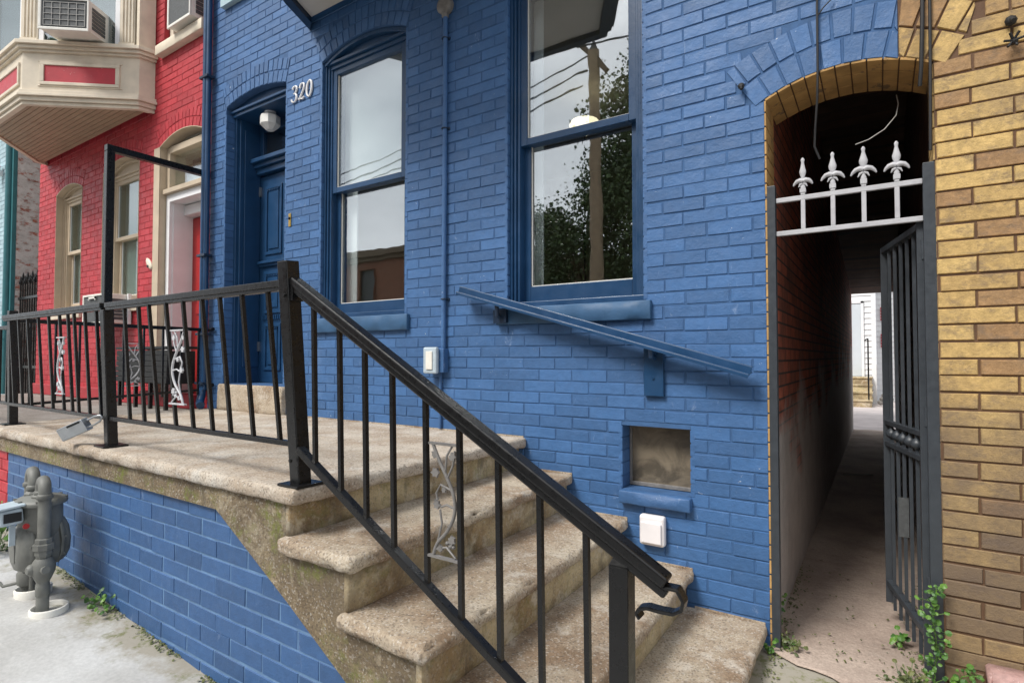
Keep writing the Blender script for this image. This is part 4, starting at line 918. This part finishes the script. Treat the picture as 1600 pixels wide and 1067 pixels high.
# painted flank bands of the door case
q = MB(); q.box(-6.46, -6.335, -.010, -.006, .97, 3.66); q.build('door_quoin', 'tan', rh)
dj = MB(); dj.box(-6.33, -6.26, .06, .34, .96, 3.16); dj.box(-5.51, -5.445, .06, .34, .96, 3.16); dj.box(-6.26, -5.51, .06, .34, 3.08, 3.16); dw = dj.build('doorway', 'white', rh, bevel=.004)
q = MB(); q.box(-6.262, -6.25, .10, .345, .96, 3.08); q.build('side_panel', 'white', dw)
q = MB(); q.box(-6.33, -5.445, .02, .3, 3.161, 3.21); q.box(-6.33, -6.27, .06, .3, 3.21, 3.66); q.box(-6.27, -5.445, .06, .3, 3.60, 3.67); q.build('transom_bar', 'tan', dw, bevel=.004)
q = MB(); q.box(-6.27, -5.45, .12, .127, 3.2, 3.74); q.build('pane', 'glass', dw)
q = MB(); q.box(-6.27, -5.46, .24, .25, 3.2, 3.42); q.build('transom_blind', 'blind', dw)
q = MB(); q.box(-6.249, -5.511, .30, .34, .965, 2.95); rdoor = q.build('door', 'reddoor', rh)
q = MB(); q.box(-6.249, -5.511, .20, .34, 2.96, 3.07); q.build('door_head', 'white', dw, bevel=.01)
q = MB(); q.lathe((-6.16, .30, 2.09), [(.012, 0), (.012, .03), (.028, .04), (.028, .055), (.012, .065)], (0, -1, 0), 12); q.build('door_knob', 'steel', rdoor)
q = MB()
for xa in (-6.15, -5.86):
    for za, zb in ((1.1, 1.75), (1.9, 2.75)): q.box(xa, xa+.24, .288, .2999, za, zb)
q.build('panel', 'reddoor', rdoor, bevel=.006)
# red upper window
q = MB(); q.box(-6.29, -6.22, .05, .2, 4.72, 6.2); q.box(-5.53, -5.46, .05, .2, 4.72, 6.2); uw = q.build('window', 'tanl', rh)
q = MB(); q.box(-6.22, -5.53, .12, .127, 4.72, 6.2); q.build('pane', 'glassd', uw)
q = MB(); rough_box(q, -6.34, -5.42, -.075, .02, 4.61, 4.717, .006, .001); q.build('sill', 'tanl', uw)
q = MB(); q.box(-9.76, -5.345, .36, 9.7, 0, 6.2); q.box(-9.76, -5.345, .23, .36, 3.9, 4.6); q.build('rear_mass', 'brownbrick', rh)
q = MB(); q.box(-9.9, -5.34, -.1, 9.8, 6.2, 6.4); q.build('roof', 'roof', rh)
# plaque
dp = thing('doorbell', 'cream oval doorbell with dark button on red brick left of the red door', 'doorbell', (-6.52, -.01, 2.44))
q = MB(); q.lathe((-6.52, -.004, 2.44), [(.034, 0), (.036, .012), (.028, .02), (.01, .022)], (0, -1, 0), 20, sx=1, sy=2.4); q.build('plate', 'ceramic', dp)
q = MB(); q.lathe((-6.52, -.024, 2.41), [(.016, 0), (.014, .008)], (0, -1, 0), 12); q.build('button', 'black', dp)
# bay ---------------------------------------------------------------
P1 = (-7.38, -.87); P0 = (-6.5, -.15)
rb = [(-9.50, -.003), (-9.46, -.15), (-8.58, -.87), P1, P0, (-6.48, -.003)]
q = MB(); bay_prism(q, rb, 4.20, 4.60); bayr = q.build('bay_window', 'tanl', rh)
q = MB(); ring(q, rb, -.05, .0, 4.055, 4.09); ring(q, rb, -.05, .02, 4.092, 4.135); ring(q, rb, -.05, .045, 4.137, 4.165); ring(q, rb, -.05, .03, 4.167, 4.2)
ring(q, rb, -.05, .025, 4.60, 4.625); ring(q, rb, -.05, .05, 4.627, 4.66); ring(q, rb, -.05, .075, 4.662, 4.70); q.build('cornice', 'tanl', bayr, bevel=.003)
q = MB(); n = 26       # soffit boards run parallel to the wall
ins = outset(rb, -.045)
def clipx(y):
    xs = []
    for i in range(len(ins)):
        (ax, ay), (cx_, cy) = ins[i], ins[(i+1) % len(ins)]
        if (ay-y)*(cy-y) < 0: xs.append(ax+(cx_-ax)*(y-ay)/(cy-ay))
    return (min(xs), max(xs)) if len(xs) > 1 else None
n = 16
ymin = -.825
for i in range(n):
    ya = ymin+(-.012-ymin)*i/n; yb = ymin+(-.012-ymin)*(i+1)/n-.006; a = clipx(ya+1e-4); c = clipx(yb)
    if a and c: q.add([(a[0], ya, 4.07), (a[1], ya, 4.07), (c[1], yb, 4.07), (c[0], yb, 4.07), (a[0], ya, 4.082), (a[1], ya, 4.082), (c[1], yb, 4.082), (c[0], yb, 4.082)], [(0, 1, 2, 3), (0, 1, 5, 4), (3, 2, 6, 7)])
q.build('soffit', 'tanside', bayr)
q = MB(); bay_prism(q, ins, 4.088, 4.19); q.build('soffit_core', 'tan', bayr)
t_ = Vector((.7739573, .63323779, 0)); n_ = Vector((.63323779, -.7739573, 0)); Pb = Vector((*P1, 0))
def obl(s_, d, z): return Pb+t_*s_+n_*d+Vector((0, 0, z))
def obox(mb, s0, s1, d0, d1, z0_, z1_):
    vs = [obl(s_, d, z) for z in (z0_, z1_) for d in (d0, d1) for s_ in (s0, s1)]; mb.add(vs, [(0, 2, 3, 1), (4, 5, 7, 6), (0, 1, 5, 4), (2, 6, 7, 3), (0, 4, 6, 2), (1, 3, 7, 5)])
q = MB(); obox(q, .215, .905, -.02, .006, 4.30, 4.47); q.build('panel', 'panelred', bayr)
q = MB(); 
for s0, s1, z0_, z1_ in ((.17, .95, 4.265, 4.298), (.17, .95, 4.472, 4.505), (.17, .213, 4.298, 4.472), (.907, .95, 4.298, 4.472)): obox(q, s0, s1, -.01, .016, z0_, z1_)
obox(q, .15, .97, -.01, .008, 4.25, 4.263); obox(q, .15, .97, -.01, .008, 4.507, 4.52); q.build('panel_frame', 'tanl', bayr, bevel=.004)
q = MB(); q.box(-8.5, -7.48, -.876, -.85, 4.30, 4.47); q.build('panel', 'panelred', bayr)
q = MB()
for a, c, z0_, z1_ in ((-8.54, -7.44, 4.265, 4.298), (-8.54, -7.44, 4.472, 4.505), (-8.54, -8.502, 4.298, 4.472), (-7.478, -7.44, 4.298, 4.472)): q.box(a, c, -.888, -.85, z0_, z1_)
q.build('panel_frame', 'tanl', bayr, bevel=.004)
# storey above
q = MB(); bay_prism(q, outset(rb, -.06), 4.70, 6.1); q.build('bay_upper', 'acgrey', bayr)
for s0, s1 in ((-.03, .13), (.93, 1.08)):
    q = MB(); obox(q, s0, s1, -.05, -.012, 4.70, 6.1)
    for k_ in range(4): obox(q, s0+.02+k_*.033, s0+.036+k_*.033, -.02, .0, 4.76, 6.1)
    obox(q, s0-.004, s1+.004, -.05, .004, 4.702, 4.755); q.build('pilaster', 'tanl', bayr, bevel=.002)
for xa, xb, ya, yb in ((-8.62, -8.45, -.86, -.82), (-7.5, -7.385, -.86, -.82), (-6.53, -6.47, -.17, -.01)): q = MB(); q.box(xa, xb, ya, yb, 4.70, 6.1); q.build('pilaster', 'tanl', bayr, bevel=.002)
q = MB(); q.box(-8.449, -7.501, -.84, -.82, 4.72, 6.1); obox(q, .131, .929, -.045, -.03, 4.72, 6.1); q.build('pane', 'glassd', bayr)
q = MB(); q.box(-7.56, -7.505, -.85, -.835, 4.71, 6.1); obox(q, .135, .18, -.03, -.018, 4.705, 6.1); obox(q, .88, .925, -.03, -.018, 4.705, 6.1); q.build('sash', 'white', bayr)
# air conditioners ----------------------------------------------------
def ac(name, lab, B, w_, d_, h_, cage=True):
    """B(s,d,z): local frame -> world; s across, d outwards"""
    r = thing(name, lab, 'air conditioner', B(w_/2, 0, 0), 'window air conditioners on the red house')
    def bx(mb, s0, s1, d0, d1, z0_, z1_):
        vs = [B(s_, d, z) for z in (z0_, z1_) for d in (d0, d1) for s_ in (s0, s1)]; mb.add(vs, [(0, 2, 3, 1), (4, 5, 7, 6), (0, 1, 5, 4), (2, 6, 7, 3), (0, 4, 6, 2), (1, 3, 7, 5)])
    q = MB(); bx(q, .004, w_-.004, -.05, d_-.02, .012, h_-.004); q.build('casing', 'offwhite', r, bevel=.006)
    q = MB(); t = .028; bx(q, 0, w_, d_-.019, d_, 0, t); bx(q, 0, w_, d_-.019, d_, h_-t*.8, h_); bx(q, 0, t, d_-.019, d_, t, h_-t*.8); bx(q, w_-t*.6, w_, d_-.019, d_, t, h_-t*.8); q.build('rim', 'offwhite', r, bevel=.004)
    q = MB(); bx(q, t, w_-t*.6, d_-.019, d_-.010, t, h_-t*.8); q.build('coil', 'acgrey', r)
    if cage:
        q = MB()
        for i in range(6): s_ = t+.02+(w_-2*t-.03)*i/5; bx(q, s_-.002, s_+.002, d_-.008, d_-.004, t+.02, h_-t-.02)
        for i in range(5): z = t+.02+(h_-2*t-.04)*i/4; bx(q, t+.018, w_-t-.008, d_-.0085, d_-.0045, z-.002, z+.002)
        q.build('wire_guard', 'palewire', r)
    q = MB()
    for i in range(6): z = .05+(h_-.1)*i/6; bx(q, w_-.003, w_+.0015, .03, d_-.06, z, z+(h_-.1)/6-.008)
    q.build('side_louver', 'acgrey', r)
    return r
ac('air_conditioner', 'air conditioner with wire guard in the cream bay window', lambda s_, d, z: obl(.34+s_, d, 4.72+z-.10*d), .47, .30, .33)
ac('air_conditioner', 'small air conditioner on the cream sill at the top of the red wall', lambda s_, d, z: Vector((-5.95+s_, -d+.02, 4.735+z)), .44, .16, .36, False)
lo = ac('air_conditioner', 'grey backed air conditioner low in the red house window', lambda s_, d, z: Vector((-7.54+s_, -d, 1.80+z+.0)), .61, .25, .335, False)
q = MB(); q.box(-7.36, -7.18, -.262, -.251, 2.085, 2.105); q.box(-7.36, -7.345, -.262, -.251, 2.07, 2.105); q.box(-7.195, -7.18, -.262, -.251, 2.07, 2.105); q.build('handle', 'offwhite', lo)
q = MB(); q.box(-6.925, -6.90, -.05, -.02, 1.80, 2.14); q.build('side_flange', 'white', lo)

# ================================================================== TEAL HOUSE and gap
th = thing('teal_house', 'pale teal painted brick house at the far left edge', 'house', (-12.5, 0, 0))
q = MB(); slab(q, -15, -10.68, -.1, 6.2, [OP(-12.6, -11.62, 2.0, 4.6, 0, .15)]); q.box(-15, -10.75, .3, 9.7, -.1, 6.2); q.build('wall', 'tealj', th)
q = MB(); bricks(q, -15, -10.685, -.09, 6.2, [OP(-12.6, -11.62, 2.0, 4.6)]); q.build('brickwork', 'tealw', th)
q = MB(); q.add([(-10.68, -.0, -.1), (-10.68, 9.7, -.1), (-10.68, 9.7, 6.2), (-10.68, 0, 6.2)], [(0, 1, 2, 3)]); q.box(-10.679, -9.79, .55, .62, -.1, 6.2); q.build('side_wall', 'mottled', th)
q = MB(); q.box(-12.6, -12.5, .02, .14, 2, 4.6); q.box(-11.74, -11.62, .02, .14, 2, 4.6); q.box(-12.5, -11.74, .04, .12, 3.3, 3.37); tw = q.build('window', 'white', th)
q = MB(); q.box(-12.5, -11.74, .09, .096, 2, 4.6); q.build('pane', 'glassd', tw)
q = MB(); q.tube([(-10.80, -.06, 6.1), (-10.80, -.06, .9)], .05, 10); q.box(-10.74, -10.68, -.05, -.005, -.1, 6.1); q.build('downspout', 'teal', th)
q = MB(); q.box(-14.9, -9.75, -1.58, -.01, .72, .84); q.build('porch_slab', 'redfloor', th)
q = MB(); q.box(-14.9, -9.75, -1.55, -1.5, 0, .72); q.build('porch_base', 'teal', th)
ln = thing('wall_lantern', 'white wall lantern on the pale teal house', 'lamp', (-11.33, -.1, 4.3))
q = MB(); q.lathe((-11.35, -.10, 4.18), [(.02, 0), (.06, .04), (.075, .16), (.02, .2)], n=8, smooth=False); q.build('shade', 'frost', ln)
q = MB(); q.box(-11.38, -11.32, -.09, -.005, 4.24, 4.32); q.lathe((-11.35, -.1, 4.38), [(.085, 0), (.02, .06)], n=8, smooth=False); q.build('bracket', 'white', ln)
pk = thing('picket_gate', 'black spear picket gate in the gap beside the red house', 'gate', (-10.2, .1, .9))
for i in range(9):
    x = -10.62+i*.095; q = MB(); q.tube([(x, .05, .9), (x, .05, 2.52+.05*(i % 2))], .012, 6); q.lathe((x, .05, 2.50+.05*(i % 2)), [(.012, 0), (.026, .03), (.02, .06), (.003, .13)], n=6); q.build('picket', 'black', pk)
for z in (1.3, 2.3): q = MB(); q.box(-10.66, -9.80, .03, .07, z-.018, z+.018); q.build('crossbar', 'black', pk)

# ================================================================== GAS METER
gm = thing('gas_meter', 'grey gas meter with two bent pipes against the blue porch base', 'gas meter', (-3.72, -1.72, .2))
mc = Vector((-3.68, -1.755, 0))
q = MB(); q.lathe((mc.x, mc.y-.055, .475), [(.112, 0), (.128, .012), (.128, .098), (.112, .11)], (0, 1, 0), 26)
q.lathe((mc.x, mc.y, .50), [(.10, 0), (.118, .03), (.122, .10), (.120, .19)], n=26, sy=.74); q.build('body', 'meter', gm)
q = MB(); q.lathe((mc.x, mc.y, .688), [(.135, 0), (.138, .010), (.134, .020), (.11, .030), (.05, .040)], n=28, sy=.80)
for k_ in range(8): a = k_*math.pi/4+.3; q.lathe((mc.x+.126*math.cos(a), mc.y+.10*math.sin(a), .705), [(.009, 0), (.009, .012)], n=6, smooth=False)
q.build('lid', 'meter', gm)
for sg, cx_, z_ in ((-1, .0, .47), (1, .0, .49)):
    q = MB(); q.lathe((mc.x+cx_, mc.y+sg*.052, z_), [(.130, 0), (.132, .012), (.124, .016), (.120, .030), (.104, .048), (.06, .056)], (0, sg, 0), 10, True)
    for k_ in range(8): a = k_*math.pi/4+.2; q.lathe((mc.x+cx_+.119*math.cos(a), mc.y+sg*.066, z_+.119*math.sin(a)), [(.008, 0), (.008, .008)], (0, sg, 0), 6, False)
    q.bar((mc.x+cx_, mc.y+sg*.106, z_-.06), (mc.x+cx_, mc.y+sg*.106, z_+.06), .05, .012, up=(0, 1, 0)); q.build('diaphragm_cover', 'meter', gm)
q = MB(); q.bar((-3.66, -1.84, .655), (-3.67, -1.935, .648), .12, .08); o = q.build('index_box', 'meterhead', gm, bevel=.015, seg=3)
q = MB(); q.bar((-3.66, -1.835, .706), (-3.67, -1.95, .694), .135, .012); q.build('index_cap', 'meterhead', o, bevel=.004)
q = MB(); q.box(-3.601, -3.597, -1.925, -1.855, .63, .675); q.build('dial_window', 'darkfill', o)
q = MB(); q.lathe((-3.595, -1.84, .60), [(.014, 0), (.014, .01)], (1, 0, 0), 8); q.build('seal', 'reddoor', gm)
q = MB(); q.bar((-3.66, -1.875, .60), (-3.66, -1.875, .50), .012, .024, up=(0, 1, 0)); q.build('bracket_strap', 'meterhead', gm)
def arcp(c, r, a0, a1, ux, n=8): return [Vector(c)+Vector(ux)*(r*math.cos(a0+(a1-a0)*i/n))+Vector((0, 0, r*math.sin(a0+(a1-a0)*i/n))) for i in range(n+1)]
def upipe(x0, y0_, x1, y1_, zb0, zb1, zt):
    a = Vector((x0, y0_, 0)); c = Vector((x1, y1_, 0)); m_ = (a+c)/2; u = (a-c); r = u.length/2; u.normalize(); mb = MB()
    mb.tube([(x0, y0_, zb0)]+arcp((m_.x, m_.y, zt), r, 0, math.pi, u)+[(x1, y1_, zb1)], .027, 14)
    for (xx_, yy_) in ((x0, y0_), (x1, y1_)): mb.lathe((xx_, yy_, zt-.03), [(.027, 0), (.034, .004), (.034, .022), (.028, .028)], n=14)
    return mb
q = upipe(-3.530, -1.785, -3.64, -1.765, .06, .70, .76); q.lathe((-3.64, -1.765, .71), [(.03, 0), (.042, .005), (.042, .022), (.038, .026), (.026, .04)], n=8, smooth=False)
q.lathe((-3.53, -1.785, .46), [(.028, -.02), (.037, 0), (.037, .02), (.046, .024), (.046, .05), (.037, .054), (.037, .075), (.028, .08)], n=8, smooth=False)
q.lathe((-3.53, -1.785, .355), [(.029, -.03), (.038, -.01), (.050, .02), (.052, .045), (.042, .07), (.033, .085)], n=12); q.tube([(-3.53, -1.785, .385), (-3.46, -1.80, .395), (-3.445, -1.80, .40)], .018, 8); q.lathe((-3.54, -1.815, .39), [(.026, 0), (.030, .02), (.016, .035)], (.1, -1, 0), 8)
q.lathe((-3.53, -1.785, .25), [(.027, 0), (.031, .01), (.031, .05), (.027, .06)], n=12); q.build('outlet_pipe', 'meter', gm)
q = upipe(-3.865, -1.745, -3.745, -1.765, .45, .70, .775); q.lathe((-3.745, -1.765, .71), [(.03, 0), (.042, .005), (.042, .022), (.038, .026), (.026, .04)], n=8, smooth=False); q.build('inlet_pipe', 'meter', gm)
q = MB(); q.tube([(-3.78, -1.77, .06), (-3.78, -1.77, .40)], .029, 12); q.lathe((-3.78, -1.77, .24), [(.03, 0), (.05, .02), (.052, .07), (.035, .1)], n=12); q.tube([(-3.78, -1.80, .27), (-3.83, -1.86, .255), (-3.85, -1.87, .275)], .008, 6); q.tube([(-3.73, -1.77, .20), (-3.73, -1.77, .36)], .013, 8); q.build('riser_pipe', 'meter', gm)
for x, y, lb, tz in ((-3.505, -1.765, 'white plastic collar around the front gas pipe', 0), (-3.775, -1.75, 'white plastic collar around the rear gas pipe, behind the other', .01)):
    q = MB(); z = gz(x, y); q.lathe((x, y, z-.02), [(.078, 0), (.080, .045+tz), (.075, .05+tz), (.070, .045+tz), (.068, .0)], n=28); q.f.pop(); q.f.pop(); q.sm = q.sm[:-2]; q.mi = q.mi[:-2]
    q.build('pipe_collar', 'offwhite', None, label=lb, category='collar', group='plastic collars around the gas pipes')

# ================================================================== PLANTS
def G(x, y): return (x, y, gz(x, y))
plant('ivy', 'bright green ivy climbing the right gate post', [(.165, -.03, .10), (.17, -.045, .25), (.16, -.05, .40), (.175, -.04, .52)], 85, .022, .022)
plant('ivy', 'low ivy sprig on the footing of the yellow wall', [(.225, -.03, .13), (.25, -.04, .2), (.30, -.05, .22)], 30, .022, .016)
plant('weed', 'tuft of green weeds at the left gate post foot', [(-.40, .0, .10), (-.37, .02, .13), (-.34, .04, .12)], 40, .018, .022, 'moss')
plant('weed', 'pale weed growing up the left alley wall inside the gate', [(-.425, .15, .11), (-.43, .16, .22), (-.425, .17, .28)], 16, .020, .012)
plant('weed', 'dark weedy debris at the foot of the open gate', [(.03, -.04, .095), (.08, -.02, .12), (.13, -.01, .10)], 60, .020, .028, 'moss')
plant('weed', 'small weed under the middle of the open gate leaf', [(.05, .28, .11), (.07, .30, .15), (.06, .33, .12)], 14, .028, .02)
plant('weed', 'broad leafed weed at the foot of the blue base wall by the stringer', [(-2.16, -1.61, gz(-2.16, -1.61)), (-2.14, -1.62, gz(-2.1, -1.61)+.04), (-2.12, -1.62, .09)], 14, .04, .02)
plant('weed', 'weeds behind the gas meter pipes at the wall foot', [(-3.42, -1.62, gz(-3.4, -1.6)), (-3.34, -1.60, gz(-3.4, -1.6)+.05), (-3.28, -1.6, .16)], 34, .026, .026, 'leaf')
plant('weed', 'leafy weeds beyond the gas meter at the left edge', [(-4.55, -1.68, gz(-4.5, -1.7)), (-4.5, -1.7, .34), (-4.48, -1.7, .5)], 60, .05, .06, 'leaf')
plant('weed', 'little weed by the corner of the bottom step', [(-.44, -.05, .09), (-.445, -.06, .13)], 14, .02, .014)
q = MB()
for i in range(900):      # moss line and grit along the wall foot
    x = random.uniform(-4.9, -1.4); y = -1.553-abs(random.gauss(0, .022)); s_ = random.uniform(.003, .009)
    if noise.noise(Vector((x*3, 0, 0))) < -.12: continue
    leaf_mesh(q, (x, y, gz(x, y)+.004+random.random()*.008), (random.gauss(0, .6), -.5, 1), s_*1.6)
for i in range(500):
    x = random.uniform(-.46, .2); y = random.choice((random.uniform(-.06, 1.2), random.uniform(-.3, .3))); e = random.random()
    x = -.44+abs(random.gauss(0, .03)) if e < .4 else (.19-abs(random.gauss(0, .06)) if e < .8 else x)
    leaf_mesh(q, (x, y, .118 if y > 0 else gz(x, y)+.006), (random.gauss(0, .5), -.3, 1), random.uniform(.004, .014))
q.build('moss', 'moss', None, kind='stuff', label='moss, grit and leaf crumbs gathered along wall feet', category='moss')

# ================================================================== ACROSS THE STREET (seen in the panes)
up_ = thing('utility_pole', 'weathered timber utility pole across the street mirrored in the right window', 'pole', (-5.85, -9.5, -.15))
q = MB(); q.tube([(-5.85, -9.5, -.2), (-5.8, -9.5, 4), (-5.82, -9.5, 9.0)], .15, 14, radii=[.18, .165, .13]); q.build('shaft', 'pole', up_)
q = MB(); q.bar((-6.35, -9.5, 9.5), (-5.45, -9.5, 8.4), .12, .14); q.build('crossarm', 'bark', up_)
q = MB(); q.lathe((-5.82, -9.5, 8.95), [(.05, 0), (.09, .1), (.03, .3)], n=10); q.lathe((-6.1, -9.5, 9.2), [(.04, 0), (.07, .1), (.03, .25)], n=10); q.build('insulator', 'acgrey', up_)
q = MB()
for i, (za, zb, x2) in enumerate(((8.9, 8.6, -30), (8.4, 7.6, -34), (7.9, 8.1, -28), (8.7, 9.2, 26))):
    P = []
    for t in range(15):
        u = t/14; P.append((-5.85+(x2+5.85)*u, -9.5-2*u+i*.3, za+(zb-za)*u-2.2*4*u*(1-u)*.35))
    q.tube(P, .022, 5)
q.build('overhead_wire', 'wire', up_)
def tree(lb, x, y, h, cr, n, zc0, seed):
    random.seed(seed); r = thing('street_tree', lb, 'tree', (x, y, -.1), 'trees across the street'); q = MB(); q.tube([(x, y, -.1), (x+.1, y, h*.35), (x-.1, y, h*.7)], .2, 10, radii=[.28, .2, .1])
    cl = []
    for i in range(46):
        a = random.uniform(0, 6.28); rr_ = cr*math.sqrt(random.random()); zc = random.uniform(zc0, h); k_ = 1-abs((zc-(zc0+h)/2)/((h-zc0)/2))**2*.55
        c = Vector((x+rr_*math.cos(a)*k_, y+rr_*math.sin(a)*k_*.7, zc)); cl.append(c); q.tube([(x, y, min(zc*.6, h*.6)), Vector((x, y, zc*.8)).lerp(c, .5), c], .04, 5, radii=[.08, .04, .015])
    q.build('trunk', 'bark', r); f = MB()
    for i in range(n):
        c = random.choice(cl); v = Vector((random.gauss(0, 1), random.gauss(0, 1), random.gauss(0, .8)))*cr*.19; leaf_mesh(f, c+v, (random.gauss(0, 1), random.gauss(0, 1), random.gauss(0, 1)), random.uniform(.05, .12))
    f.build('crown', 'leafd', r)
tree('tall dark leafy tree across the street beside the pole', -4.9, -12.6, 9.8, 2.5, 42000, .9, 3)
tree('lower bushy tree across the street left of the pole', -8.0, -13.4, 6.9, 2.0, 26000, .4, 5)
tree('second lower bushy tree across the street further left', -9.9, -14.2, 6.2, 1.5, 14000, .5, 9)
random.seed(11)
oh = thing('opposite_house', 'brown brick house across the street mirrored in the left window', 'house', (-21, -17, -.1))
q = MB(); slab(q, -28, -13.6, -.1, 6.3, [OP(x, x+1.0, z, z+1.7, 0, .15) for x in (-26.5, -24, -21.5, -16.5, -15) for z in (1.0, 4.0)], -16); q.box(-28, -13.6, -26, -16.16, -.1, 6.3); q.build('wall', 'brownbrick', oh)
q = MB(); q.box(-28.2, -13.4, -26, -15.6, 6.3, 6.6); q.box(-28.2, -13.4, -26, -15.8, 6.1, 6.3); q.build('cornice', 'bark', oh)
for x in (-26.5, -24, -21.5, -16.5, -15):
    for z in (1.0, 4.0): q = MB(); q.box(x, x+1, -16.1, -16.08, z, z+1.7); q.build('window', 'acgrey', oh)
q = MB(); q.box(-20.2, -18.9, -16.0+.002, -15.7, -.1, 3.0); q.build('porch', 'tan', oh)
oh = thing('opposite_house', 'grey brick house across the street behind the trees', 'house', (4, -17, -.1))
q = MB(); q.box(-3.5, 14, -26, -16, -.1, 7.5); q.build('wall', 'brownbrick', oh)
q = MB(); q.box(-3.7, 14.2, -26.2, -15.7, 7.5, 7.8); q.build('cornice', 'tan', oh)
for x in range(-2, 13, 3):
    for z in (1.0, 4.4): q = MB(); q.box(x, x+1.1, -15.998, -15.95, z, z+1.8); q.build('window', 'acgrey', oh)
